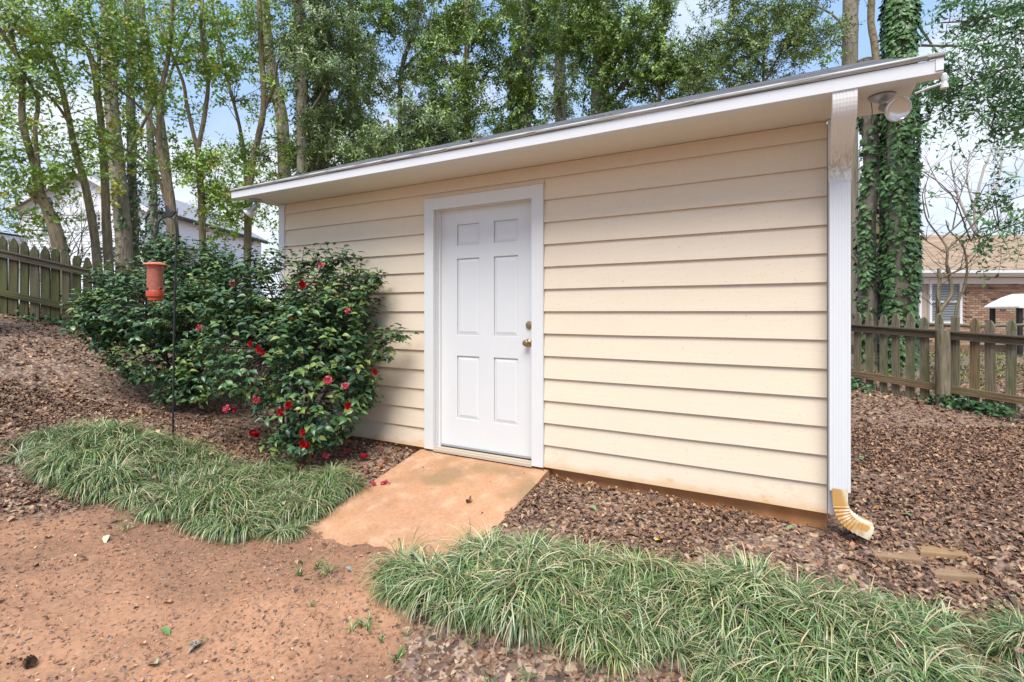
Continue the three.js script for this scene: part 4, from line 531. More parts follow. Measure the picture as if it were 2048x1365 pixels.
// ------------------------------------------------------------------ camellias
const camGeo = [leafGeo(0.082, 0.042, { fold: 0.16, curl: 0.45, segs: 4, point: 1.5 }), leafGeo(0.072, 0.04, { fold: 0.3, curl: 0.25, segs: 4, point: 1.4 }), leafGeo(0.088, 0.04, { fold: 0.2, curl: 0.7, segs: 4, sway: 0.1, point: 1.5 })];
const camTone = (t, old) => { const k = old; return t < 0.45 ? [0.05, 0.11, 0.05] : t < 0.75 ? [0.075, 0.15, 0.052] : t < 0.92 ? [0.125, 0.205, 0.06] : [0.22, 0.28, 0.07]; };
const camMats = [0.1, 0.6, 0.85, 0.97].map(t => std({ color: col(...camTone(t)), roughness: 0.3 }));
function camellia(name, label, base, clouds, total, mats, blue, nParts, flowers, group) {
  const by = smooth(base[0], base[1]), off = V(base[0], by, base[1]), t = thing(name, label, 'shrub', [off.x, off.y, off.z], 0, group), stems = [], items = [];
  const wsum = clouds.reduce((s, c) => s + c[1] * c[2], 0);
  for (const [c, ru, rv, rw] of clouds) {
    const cc = V(...c).sub(off), nShoot = Math.round(total * ru * rv / wsum / 7);
    const b0 = V(rr(-0.15, 0.15), 0, rr(-0.15, 0.15)), m0 = V(cc.x * 0.35 + rr(-0.1, 0.1), cc.y * 0.5, cc.z * 0.35 + rr(-0.1, 0.1));
    stems.push(tube([b0, m0, cc], 0.017, 0.007, 10, 6, 0.1));
    for (let s = 0; s < nShoot; s++) {
      let q; do q = V(rr(-1, 1), rr(-1, 1), rr(-1, 1)); while (q.lengthSq() > 1); const l = q.length(); q.multiplyScalar((0.5 + 0.5 * Math.pow(l, 0.6)) / Math.max(l, 0.05) * (rnd() < 0.16 ? 1.22 : 1));
      const e = cc.clone().add(V(q.x * ru, q.y * rv, q.z * rw)), w = e.clone().add(off), lc = toLocal(w.x, w.z); if (lc[1] < 0.08 && lc[0] > -5.2) continue; if (w.y < smooth(w.x, w.z) + 0.05) continue;
      const o = q.clone().normalize(), d = o.clone().add(V(rr(-0.5, 0.5), 0.45 + rr(-0.3, 0.4), rr(-0.5, 0.5))).normalize(), st = e.clone().addScaledVector(d, -0.16);
      if (s % 2 === 0) stems.push(tube([cc.clone().lerp(st, rr(0.2, 0.6)), st, e], 0.004, 0.002, 3, 4, 0)); 
      const n = 5 + Math.floor(rnd() * 4), ph = rr(0, 6), young = rnd() < 0.13;
      for (let k = 0; k < n; k++) {
        const f = k / (n - 1), a = ph + k * 2.4, sd = V(Math.cos(a), rr(-0.1, 0.25), Math.sin(a)), p = e.clone().addScaledVector(d, -0.15 * (1 - f));
        const ld = sd.addScaledVector(d, 0.35 + f * 0.5).add(V(0, -0.25, 0)), up = V(rr(-0.35, 0.35), 1, rr(-0.35, 0.35)).addScaledVector(o, 0.7), tn = Math.min(0.999, young ? rr(0.75, 1) : rnd() * 0.9), cl = camTone(tn), g = rr(0.8, 1.25);
        items.push({ m: orient(p, ld, up, rr(0.7, 1.15)), c: col(cl[0] * g * (blue ? 0.95 : 1), cl[1] * g, cl[2] * g * (blue ? 1.55 : 1)), t: tn });
      }
    }
  }
  part('stems', stems, mTwig, t);
  leafage(t, camGeo, mats, mGloss, items, nParts);
  for (const f of flowers) { const o = flower(f[1]); o.name = f[1] > 1 ? 'flower_bud' : 'flower'; t.add(o); o.position.set(...f[0]).sub(off); const d = V(rr(-0.5, 0.5), rr(-0.1, 0.6), 1).normalize(); o.quaternion.setFromUnitVectors(V(0, 0, 1), d); o.rotateZ(rr(0, 6)); o.scale.setScalar(rr(0.7, 1)); }
}
const petal = (len, wid, lift, cup) => { const g = leafGeo(len, wid, { fold: 0.12, curl: -cup, segs: 4, peak: 0.62, point: 0.7 }); return g.rotateX(lift); };
const mkFlower = (rings, s) => { const gs = []; rings.forEach(([n, len, wid, lift, cup], r) => { for (let i = 0; i < n; i++) gs.push(petal(len * s * rr(0.9, 1.1), wid * s * rr(0.85, 1.1), lift + rr(-0.12, 0.12), cup).translate(0, 0.004, r * 0.004).rotateZ((i + r * 0.5 + rr(-0.1, 0.1)) / n * Math.PI * 2)); }); return merge(gs); };
const FG = [mkFlower([[6, 0.04, 0.038, 0.25, 0.5], [6, 0.034, 0.032, 0.65, 0.6], [5, 0.026, 0.026, 1.0, 0.7], [4, 0.018, 0.018, 1.25, 0.6]], 1), mkFlower([[5, 0.04, 0.03, 0.1, -0.3], [5, 0.032, 0.026, 0.5, 0.3], [4, 0.02, 0.02, 1.0, 0.5]], 0.95), mkFlower([[4, 0.022, 0.02, 1.0, 0.8], [3, 0.02, 0.018, 1.25, 0.7]], 1.1), mkFlower([[5, 0.03, 0.026, 0.8, 0.7], [4, 0.024, 0.02, 1.1, 0.6]], 1)];
const mFl = [std({ color: col(0.42, 0.008, 0.014), roughness: 0.5 }), std({ color: col(0.45, 0.03, 0.07), roughness: 0.55 }), std({ color: col(0.40, 0.09, 0.11), roughness: 0.6 }), std({ color: col(0.38, 0.12, 0.03), roughness: 0.7 })];
const mPollen = std({ color: col(0.7, 0.45, 0.05), roughness: 0.8 });
function flower(k) { const o = new THREE.Mesh(FG[k === 3 ? 3 : k === 2 ? 2 : k], mFl[k]); o.castShadow = o.receiveShadow = true; if (k < 2) { const c = new THREE.Mesh(new THREE.SphereGeometry(0.007, 8, 6), mPollen); c.position.z = 0.012; c.name = 'stamens'; o.add(c); } return o; }
camellia('flowering_camellia', 'glossy camellia bush full of red blooms beside the shed door', [-1.976,-4.8], [[[-2.001,1.331,-4.75],0.81,0.48,0.4],[[-2.675,1.332,-4.8],0.28,0.33,0.3],[[-1.67,1.149,-4.6],0.49,0.49,0.35],[[-2.072,0.884,-4.55],0.73,0.49,0.45],[[-1.745,0.46,-4.45],0.52,0.37,0.38],[[-1.478,1.466,-4.7],0.3,0.27,0.25],[[-2.482,1.101,-4.7],0.34,0.39,0.4],[[-1.447,0.881,-4.6],0.25,0.45,0.25],[[-1.0,1.045,-4.5],0.21,0.07,0.12],[[-1.201,1.537,-4.6],0.1,0.07,0.1],[[-1.277,0.575,-4.55],0.14,0.18,0.14],[[-1.769,0.148,-4.4],0.32,0.15,0.28],[[-1.702,1.723,-4.75],0.25,0.13,0.22],[[-2.373,1.663,-4.85],0.28,0.16,0.3],[[-2.18,1.142,-5.0],0.68,0.44,0.3],[[-1.132,0.932,-4.5],0.11,0.17,0.1],[[-1.358,0.434,-4.6],0.13,0.11,0.1]], 10000, camMats, 0, 300, [[[-1.64,1.619,-4.423],1],[[-2.414,1.462,-4.448],1],[[-1.761,1.446,-4.318],0],[[-1.416,1.352,-4.251],3],[[-1.775,1.164,-4.136],3],[[-2.644,1.085,-4.35],1],[[-2.066,0.963,-4.076],0],[[-1.953,0.901,-4.057],0],[[-1.987,0.928,-4.06],0],[[-2.288,0.906,-4.142],2],[[-1.649,0.892,-4.074],2],[[-1.39,0.896,-4.223],2],[[-1.353,1.228,-4.236],1],[[-1.306,0.702,-4.339],2],[[-1.462,0.677,-4.081],1],[[-1.488,0.682,-4.077],2],[[-1.335,0.628,-4.118],1],[[-2.402,0.665,-4.266],2],[[-2.219,0.631,-4.21],2],[[-2.084,0.564,-4.224],3],[[-2.105,0.496,-4.234],1],[[-1.752,0.489,-4.047],0],[[-1.819,0.424,-4.081],0],[[-2.331,0.388,-4.35],0],[[-2.416,0.401,-4.35],1],[[-1.312,0.474,-4.107],0],[[-1.471,0.327,-4.107],2],[[-1.963,0.24,-4.239],2],[[-1.645,0.265,-4.082],0],[[-1.66,0.172,-4.09],0],[[-1.627,0.152,-4.106],0],[[-1.672,0.016,-4.35],0],[[-1.575,0.008,-4.35],1],[[-1.433,0.22,-4.206],2],[[-1.171,0.705,-4.42],0],[[-1.64,1.445,-4.288],2],[[-2.083,1.321,-4.326],2],[[-1.333,1.154,-4.238],2],[[-1.857,0.676,-4.123],2],[[-1.691,0.737,-4.108],2],[[-2.502,1.153,-4.339],2]], null);
camellia('plain_camellia', 'dark camellia bush without blooms behind the hanging red feeder', [-3.585,-5.69], [[[-3.901,1.242,-5.55],0.7,0.4,0.5],[[-4.305,1.107,-5.55],0.38,0.32,0.4],[[-3.501,1.133,-5.6],0.41,0.43,0.4],[[-3.706,0.734,-5.5],0.59,0.29,0.45],[[-3.193,0.612,-5.4],0.31,0.31,0.35],[[-4.358,1.58,-5.8],0.39,0.21,0.4],[[-4.548,1.268,-5.55],0.17,0.2,0.25],[[-3.391,0.392,-5.3],0.28,0.11,0.25]], 7600, camMats, 0, 300, [], null);
camellia('tall_shrub', 'blue green broadleaf shrub behind the two camellias, left of the shed corner', [-3.75,-6.4], [[[-4.127,1.876,-6.5],0.5,0.28,0.5],[[-3.572,1.826,-6.3],0.31,0.24,0.4],[[-4.415,2.047,-6.6],0.26,0.18,0.3],[[-3.817,1.55,-6.3],0.55,0.28,0.5]], 3600, camMats, 0, 60, [], null);

// ------------------------------------------------------------------ hook, feeder
{
  const H = [-3.032,0.121,-4.6], y0 = smooth(H[0], H[2]), t = thing('shepherd_hook', 'tall black shepherd hook with a metal bird on its crook', 'garden hook', [H[0], y0, H[2]]);
  const P = (u, v) => V((u - 345) / 1030 * 4.6, (870 - v) / 1030 * 4.6 + H[1] - y0, 0);
  part('pole', tube([V(0, -0.12, 0), P(346, 800), P(349, 600), P(352, 480)], 0.0085, 0.0085, 24, 10, 0), mPole, t);
  part('crook', tube([P(352, 480), P(352, 457), P(347, 440), P(334, 433.5), P(320, 440), P(314, 456), P(311, 468), P(307, 471), P(304, 466), P(303.5, 460)], 0.0085, 0.007, 60, 10, 0), mPole, t);
  part('tendril', tube([P(352, 452), P(349, 438), P(354, 428), P(355, 416)], 0.004, 0.003, 14, 6, 0), mPole, t);
  const q = [[334, 433], [332, 425], [331, 414], [333, 412], [337, 419], [341, 425], [345, 423], [348, 421], [351, 423], [349, 426], [346, 430], [341, 434]].map(([u, v]) => { const p = P(u, v); return [p.x, p.y]; });
  part('metal_bird', ext(q, 0.012, 0.004).translate(0, 0, -0.006), mPole, t);
  const f = P(309.5, 527), fy = f.y + y0, d = thing('bird_feeder', 'red tube bird feeder with a flared lid hanging from the black hook', 'bird feeder', [H[0] + f.x, fy - 0.335, H[2]]);
  const R = 0.0625, lp = p => new THREE.LatheGeometry(p.map(a => new THREE.Vector2(...a)), 40);
  const mRed = std({ color: col(0.50, 0.075, 0.035), roughness: 0.42 });
  part('base', [lp([[0, 0], [0.055, 0], [0.056, 0.012], [0.052, 0.03], [0.064, 0.036], [0.069, 0.042], [0.069, 0.085], [0.063, 0.09]])], mRed, d);
  part('tube', [lp([[0.0625, 0.088], [0.0625, 0.30]])], std({ roughness: 0.6, map: tex(256, 256, (u, v, i, j) => { const m = ((i >> 1) + (j >> 1)) & 1, n = vn(i / 5, j / 5) > 0.6; return m ? [0.30, 0.06, 0.035] : n ? [0.46, 0.25, 0.16] : [0.40, 0.13, 0.09]; }) }), d, 'fine red mesh tube full of seed');
  part('band', [lp([[0.064, 0.29], [0.0645, 0.31], [0.063, 0.325]])], mRed, d);
  part('lid', [lp([[0.063, 0.322], [0.089, 0.318], [0.092, 0.323], [0.08, 0.334], [0.05, 0.342], [0, 0.345]])], std({ map: tex(256, 256, (u, v) => { const n = sm(0.35, 0.65, fbm(u * 20, v * 20, 3)); return [mix(0.5, 0.6, n), mix(0.10, 0.30, n), mix(0.05, 0.18, n)]; }), roughness: 0.75 }), d);
  for (const a of [-0.42, 1.25, 2.9, 4.4]) { const g = new THREE.CylinderGeometry(0.011, 0.011, 0.006, 16).rotateX(Math.PI / 2).translate(0, 0.105, 0.0665).rotateY(a); part('port', g, mDark, d); }
  for (const a of [1.25, 4.4]) part('perch', [new THREE.CylinderGeometry(0.003, 0.003, 0.055, 8).rotateX(Math.PI / 2).translate(0, 0.09, 0.085).rotateY(a), new THREE.TorusGeometry(0.014, 0.004, 6, 14).translate(0, 0.105, 0.066).rotateY(a)], mRed, d);
  const hk = P(307, 470); part('wire', tube([V(hk.x - f.x, hk.y - f.y + 0.335 + 0.0, 0), V(-0.002, 0.45, 0), V(0, 0.343, 0)], 0.0012, 0.0012, 8, 5, 0), std({ color: col(0.35, 0.36, 0.36), roughness: 0.4, metalness: 0.6 }), d);
}

// ------------------------------------------------------------------ liriope, litter, weeds
const blade = (L, w, lean, az, x, z) => {
  const pos = [], idx = [], n = 5, c = Math.cos(az), s = Math.sin(az), px = -s, pz = c; let r = 0, y = 0; let a = rr(0.05, 0.25);
  for (let i = 0; i <= n; i++) { const ww = w * (i === n ? 0.08 : 1 - 0.45 * (i / n) ** 2) / 2; pos.push(x + c * r - px * ww, y, z + s * r - pz * ww, x + c * r + px * ww, y, z + s * r + pz * ww); if (i < n) { const o = i * 2; idx.push(o, o + 1, o + 2, o + 2, o + 1, o + 3); } r += L / n * Math.sin(a); y += L / n * Math.cos(a); a += lean / n * 1.25; }
  return custom(pos, idx);
};
const tuft = (n, L, spread, lean) => { const gs = [], cs = []; for (let i = 0; i < n; i++) { const a = rr(0, Math.PI * 2), q = Math.sqrt(rnd()) * spread, g = norm(blade(L * rr(0.55, 1.15), rr(0.0042, 0.008), lean * rr(0.6, 1.35), a + rr(-0.7, 0.7), Math.cos(a) * q, Math.sin(a) * q)); const k = rnd(), f = rr(0.7, 1.3), c = k < 0.16 ? [0.52, 0.42, 0.24] : k < 0.24 ? [0.33, 0.33, 0.13] : k < 0.58 ? [0.085, 0.155, 0.045] : k < 0.84 ? [0.165, 0.245, 0.085] : [0.36, 0.42, 0.23]; for (let v = 0; v < g.attributes.position.count; v++) cs.push(c[0] * f, c[1] * f, c[2] * f); gs.push(g); } const m = mergeGeometries(gs); m.setAttribute('color', new THREE.Float32BufferAttribute(cs, 3)); return m; };
const mBlade = std({ vertexColors: true, roughness: 0.36 });
{
  const vars = [0, 1, 2, 3, 4, 5].map(i => tuft(105, [0.3, 0.36, 0.28, 0.33, 0.38, 0.3][i], 0.04, 2.6));
  for (const [nm, P, n, bb, sc] of [['liriope_bed', LIRL, 390, [-4.2, -0.8, -4.8, -2.7], 0.9], ['liriope_border', LIRR, 330, [-1.0, 3.4, -3.4, -1.2], 0.95]]) {
    const per = vars.map(() => []); let k = 0, guard = 0;
    while (k < n && guard++ < 60000) {
      const x = rr(bb[0], bb[1]), z = rr(bb[2], bb[3]), e = (fbm(x * 4, z * 4, 2) - 0.5) * 0.16; if (!inPoly(x + e, z - e, P)) continue; if (fbm(x * 3.1 + 4, z * 3.1, 2) > 0.62 && rnd() < 0.8) continue;
      const [lx, lz] = toLocal(x, z); if (lx > -3.17 && lx < -1.9 && lz < 1.28) continue;
      const s = sc * mix(0.5, 1.1, Math.pow(rnd(), 0.7)) * mix(0.75, 1.1, vn(x * 2.7, z * 2.7)), f = rr(0.75, 1.25);
      per[k % 6].push({ m: new THREE.Matrix4().makeRotationFromEuler(new THREE.Euler(rr(-0.15, 0.15), rr(0, 6.28), rr(-0.15, 0.15))).scale(V(s, s * rr(0.8, 1.1), s)).setPosition(x, land(x, z) - 0.01, z), c: col(f, f, f * rr(0.9, 1.1)) }); k++;
    }
    const g = new THREE.Group(); g.name = nm; g.userData = { kind: 'stuff', label: nm === 'liriope_bed' ? 'drift of arching monkey grass left of the concrete ramp' : 'thick band of arching monkey grass across the lower right foreground', category: 'grass' }; scene.add(g);
    per.forEach((l, i) => l.length && instanced('blades', vars[i], mBlade, l, g));
  }
  // small weeds and grass in the trodden ground
  const wv = [tuft(14, 0.07, 0.015, 1.2), tuft(10, 0.1, 0.012, 1.5)], per = [[], []];
  for (let i = 0; i < 900; i++) {
    const d = rr(1.9, 5), x = rr(-1.05, 1.05) * d, z = -d, [lx, lz] = toLocal(x, z); if (lz < 0.1 || (lx > -3.2 && lx < -1.8 && lz < 1.35)) continue;
    const near = [[-0.35, -2.55], [-0.2, -2.25], [0.1, -2.2], [-1.9, -3.4], [-2.4, -3.6], [-0.6, -2.6], [-1.0, -2.9]].reduce((m, p) => Math.min(m, Math.hypot(p[0] - x, p[1] - z)), 9); if (rnd() > Math.exp(-near * 4) * 0.5 + 0.001) continue;
    const s = rr(0.5, 1.3), f = rr(0.8, 1.3); per[i & 1].push({ m: new THREE.Matrix4().makeRotationY(rr(0, 6)).scale(V(s, s, s)).setPosition(x, land(x, z) - 0.004, z), c: col(f * 0.7, f * 0.9, f * 0.7) });
  }
  const lawn = []; for (let i = 0; i < 1500; i++) { const x = rr(5.2, 13), z = -rr(6.5, 13); if (x < 4.84 + (z + 7.2) * 0.375 + 1.0) continue; const s = rr(0.8, 1.6); lawn.push({ m: new THREE.Matrix4().makeRotationY(rr(0, 6)).scale(V(s, s, s)).setPosition(x, land(x, z) - 0.005, z), c: col(1.5, 1.3, 0.6) }); }
  const g = new THREE.Group(); g.name = 'weeds'; g.userData = { kind: 'stuff', label: 'sparse grass weeds in the trodden clay', category: 'grass' }; scene.add(g); per.forEach((l, i) => instanced('blades', wv[i], mBlade, l, g));
  const g2 = new THREE.Group(); g2.name = 'lawn'; g2.userData = { kind: 'stuff', label: 'patchy lawn beyond the right picket fence', category: 'grass' }; scene.add(g2); instanced('blades', wv[0], mBlade, lawn, g2);
}
{ // fallen leaves and scraps
  const geos = [leafGeo(0.062, 0.034, { curl: 0.35, fold: 0.12, segs: 5, point: 0.9 }), leafGeo(0.045, 0.026, { curl: -0.5, fold: 0.1, segs: 4, sway: 0.15, point: 0.8 }), leafGeo(0.072, 0.042, { curl: 0.7, fold: 0.3, segs: 5, sway: -0.1, point: 0.75 }), leafGeo(0.026, 0.015, { curl: 0.5, fold: 0.1, segs: 3, point: 0.7 }), leafGeo(0.085, 0.0045, { curl: 0.4, fold: 0.1, segs: 3, sway: 0.2 }), leafGeo(0.05, 0.04, { curl: 1.1, fold: 0.4, segs: 5, sway: 0.2, point: 0.6 })];
  const PAL = [[0.20, 0.115, 0.07], [0.28, 0.165, 0.10], [0.125, 0.07, 0.045], [0.37, 0.235, 0.145], [0.25, 0.145, 0.105], [0.09, 0.052, 0.037], [0.40, 0.28, 0.18], [0.30, 0.16, 0.085], [0.15, 0.09, 0.06], [0.19, 0.12, 0.085]], per = geos.map(() => []);
  const strew = (n, dmin, dmax, big) => { for (let i = 0; i < n; i++) {
    const d = Math.sqrt(rr(dmin * dmin, dmax * dmax)), x = rr(-1.08, 1.08) * d, z = -d, [lx, lz] = toLocal(x, z);
    if (lz < 0.03 && lz > -3.4 && lx > -5.1 && lx < 0.1) continue;
    if (lx > -3.15 && lx < -1.85 && lz < 1.3 && !(rnd() < 0.01)) continue;
    const cl = clayAt(x, z); if (rnd() < cl * 0.45 || (z > -3.3 && x < 0.4 && rnd() < 0.3)) continue; if (rnd() > 0.35 + 1.3 * sm(0.3, 0.6, fbm(x * 1.9 + 3, z * 1.9, 3))) continue;
    const lir = inPoly(x, z, LIRL) || inPoly(x, z, LIRR); if (lir && rnd() < 0.75) continue;
    let k = Math.floor(rnd() * 6); if (cl > 0.3 || (x < -0.3 && z > -3)) k = rnd() < 0.88 ? (rnd() < 0.6 ? 3 : 4) : k;
    const onRamp = lx > -3.15 && lx < -1.85 && lz < 1.3, p = PAL[Math.floor(rnd() * PAL.length)], f = rr(0.75, 1.3), s = mix(0.35, 1.3, Math.pow(rnd(), 1.7 + cl * 2.5)) * big * (onRamp ? 0.4 : 1), hi = rnd() < (cl > 0.2 ? 0.35 : 0.04) ? 1.7 : 0.95, nr = V(gauss() * 0.26, 1, gauss() * 0.26), a = rr(0, 6.28);
    per[k].push({ m: orient(V(x, (onRamp ? rampY(lz) : land(x, z)) + rr(0.004, onRamp ? 0.008 : 0.022), z), V(Math.cos(a), rr(-0.15, 0.15), Math.sin(a)), nr, s), c: col(p[0] * f * hi, p[1] * f * hi * 0.95, p[2] * f * hi * 0.9) });
  } };
  strew(120000, 1.7, 5.2, 0.66); strew(60000, 4, 9, 0.85);
  // leaves caught in the monkey grass
  for (let i = 0; i < 420; i++) { const P = i & 1 ? LIRL : LIRR, x = i & 1 ? rr(-4.2, -0.8) : rr(-1, 3), z = i & 1 ? rr(-4.8, -2.7) : rr(-3.4, -1.2); if (!inPoly(x, z, P)) continue; const p = PAL[Math.floor(rnd() * PAL.length)], a = rr(0, 6.28); per[i % 3].push({ m: orient(V(x, land(x, z) + rr(0.05, 0.13), z), V(Math.cos(a), rr(-0.6, 0.6), Math.sin(a)), rdir().add(V(0, 1, 0)), rr(0.6, 1)), c: col(p[0], p[1], p[2]) }); }
  const g = new THREE.Group(); g.name = 'leaf_litter'; g.userData = { kind: 'stuff', label: 'brown fallen leaves and bark scraps covering the yard', category: 'leaves' }; scene.add(g);
  const m = std({ color: 0xffffff, roughness: 0.85 }); per.forEach((l, i) => instanced('leaves', geos[i], m, l, g));
}
{ // crumbs of clay and grit on the bare ground
  const g = new THREE.IcosahedronGeometry(0.005, 0), it = [];
  for (let i = 0; i < 16000; i++) { const d = Math.sqrt(rr(3.2, 16)), x = rr(-1.05, 0.5) * d, z = -d, [lx, lz] = toLocal(x, z); if (lz < 1.2 && lx > -3.4) continue; if (rnd() > clayAt(x, z) * 0.8 + 0.15) continue; const s = 0.35 + Math.pow(rnd(), 4) * 1.6, f = rr(0.7, 1.3); it.push({ m: new THREE.Matrix4().makeRotationFromEuler(new THREE.Euler(rnd() * 6, rnd() * 6, 0)).scale(V(s * rr(0.8, 1.5), s, s * 0.7)).setPosition(x, land(x, z) + 0.001, z), c: col(0.36 * f, 0.19 * f, 0.108 * f) }); }
  const o = instanced('clay_crumbs', g, std({ color: 0xffffff, roughness: 0.95 }), it); o.userData = { kind: 'stuff', label: 'crumbs of red clay and grit on the bare path', category: 'grit' };
}
{ // ivy creeping at the foot of the right fence and under the left one
  for (const [nm, lab, A, B, n, w] of [['ground_ivy', 'ivy creeping along the foot of the right picket fence', [4.35, -8.2], [6.1, -3.9], 1500, 0.3], ['creeping_ivy', 'dark ivy under the mossy picket fence', [-8.5, -7.3], [-4.0, -7.5], 700, 0.35]]) {
    const it = []; for (let i = 0; i < n; i++) { const t = rnd(), x = mix(A[0], B[0], t) + gauss() * w * 0.6, z = mix(A[1], B[1], t) + gauss() * w * 0.6; if (fbm(x * 2, z * 2, 2) < 0.42) continue; const f = rr(0.6, 1.7); it.push({ m: orient(V(x, smooth(x, z) + rr(0.01, 0.14), z), rdir().add(V(0, -0.2, 0.3)), V(rr(-0.4, 0.4), 1, 0.4), rr(0.7, 1.2)), c: col(0.035 * f, 0.09 * f, 0.028 * f) }); }
    const o = instanced(nm, ivyLeaf[0], mIvyInst, it); o.userData = { kind: 'stuff', label: lab, category: 'ivy' };
  }
}
// single fallen things that can be told apart
const put = (o, x, z, dy, tilt = 0.2) => { o.position.set(x, land(x, z) + dy, z); o.rotation.set(-Math.PI / 2 + rr(-tilt, tilt), rr(-tilt, tilt), rr(0, 6)); };
[[-1.471,-4.59],[-1.286,-4.49],[-1.204,-4.26],[-1.105,-4.31],[-1.0,-4.07],[-1.186,-4.14],[-1.096,-4.06],[-2.278,-4.52],[-1.167,-4.64],[-1.081,-4.4]].forEach(([x, z], i) => {
  const k = [1, 0, 2, 3, 1, 2, 1, 0, 2, 3][i], lab = ['pink red fallen camellia bloom between the bush and the ramp, farthest left', 'bright red fallen camellia bloom left of the ramp top', 'faded pink petals left of the ramp, beside the monkey grass', 'brown wilted bloom on the soil below the bush', 'crimson fallen petals at the left edge of the ramp', 'small pink fallen petal against the monkey grass', 'dark crimson petal touching the left ramp edge', 'cluster of red petals lying on the monkey grass under the bush', 'pale red petal close to the shed wall, left of the door', 'orange brown withered bloom near the ramp top'][i];
  const o = flower(k); o.name = numbered('fallen_bloom'); o.userData = { label: lab, category: 'bloom', group: 'fallen camellia blooms' }; scene.add(o); put(o, x, z, i === 7 ? 0.16 : 0.034, 0.5); o.scale.setScalar(i === 7 ? 1.6 : 1.3);
});
[[-1.702,-2.49],[-1.556,-2.26],[-2.49,-3.17],[-1.461,-2.42],[0.836,-3.01],[0.801,-3.25],[1.709,-3.11],[2.434,-3.13],[2.845,-4.18],[0.521,-3.44],[0.253,-3.22],[-0.973,-3.0]].forEach(([x, z], i) => {
  const c = [[0.14, 0.26, 0.08], [0.42, 0.42, 0.26], [0.5, 0.46, 0.30], [0.25, 0.22, 0.18], [0.55, 0.45, 0.03], [0.20, 0.27, 0.13], [0.18, 0.28, 0.14], [0.16, 0.26, 0.11], [0.22, 0.30, 0.16], [0.20, 0.28, 0.14], [0.30, 0.34, 0.12], [0.30, 0.30, 0.28]][i];
  const lab = ['fresh green leaf lying on the bare clay, lower left', 'pale cream green leaf at the bottom edge, left', 'small cream leaf on the clay below the left monkey grass', 'grey brown curled leaf on the clay path', 'bright yellow leaf on the mulch above the right monkey grass', 'dull green leaf right of the ramp end', 'grey green leaf on the mulch below the shed wall', 'green leaf on the mulch right of the downspout', 'pale green leaf on the dark mulch near the downspout', 'small green leaf beside the ramp right edge', 'yellow green leaf just above the monkey grass by the ramp', 'grey leaf on the clay below the ramp'][i];
  const o = solo('fallen_leaf', leafGeo(0.075, 0.038, { curl: 0.4 + (i % 3) * 0.2, fold: 0.2, segs: 4 }), std({ color: col(...c), roughness: 0.6 }), lab, 'leaf', 'fresh fallen leaves'); put(o, x, z, 0.022, 0.15);
});
{
  const [x, z] = toWorld(-2.18, 0.62), o = solo('dry_leaf', [leafGeo(0.075, 0.05, { curl: 1.3, fold: 0.75, segs: 5 }), leafGeo(0.06, 0.035, { curl: 1.6, fold: 0.9, segs: 5 }).rotateZ(0.2)], std({ color: col(0.20, 0.12, 0.07), roughness: 0.8 }), 'curled brown dry leaf lying on the concrete ramp', 'leaf'); o.position.set(x, rampY(0.62) + 0.012, z); o.rotation.set(-1.2, 0, 1.0);
  const mB = [std({ map: mFound.map, color: col(0.55, 0.75, 1.1), roughness: 0.95 }), std({ map: mFound.map, color: col(0.6, 0.8, 1.0), roughness: 0.95 })];
  [[2.127,-2.86],[2.382,-2.85],[2.318,-2.71]].forEach(([bx_, bz], i) => { const g = ext([[-0.1, -0.045], [0.1, -0.05], [0.098, 0.045], [-0.1, 0.05]], 0.05, 0.008).rotateX(-Math.PI / 2), o = solo('edging_brick', g, mB[i % 2], ['half buried brick nearest the downspout mouth', 'half buried brick farthest right of the downspout', 'lowest half buried brick, above the monkey grass at right'][i], 'brick', 'half buried edging bricks'); o.position.set(bx_, land(bx_, bz) - 0.042, bz); o.rotation.set(rr(-0.08, 0.08), rr(-0.2, 0.2) - 0.35, rr(-0.1, 0.1)); });
  for (const [X, d, w, lab] of [[-2.05, 2.2, 0.022, 'small round pine cone on the clay at the lower left']]) { const gs = []; for (let i = 0; i < 60; i++) { const t = i / 60, a = i * 2.4; gs.push(leafGeo(0.018, 0.014, { fold: 0.3, curl: -0.4, segs: 2 }).applyMatrix4(orient(V(Math.cos(a) * 0.016 * Math.sin(t * 3), t * 0.04 - 0.02, Math.sin(a) * 0.016 * Math.sin(t * 3)), V(Math.cos(a), 0.5, Math.sin(a)), V(0, 1, 0)))); } solo('pine_cone', gs, std({ color: col(0.09, 0.055, 0.035), roughness: 0.9 }), lab, 'pine cone', null, [X, land(X, -d) + 0.02, -d]).rotation.set(1.2, 0, 0.5); }
}

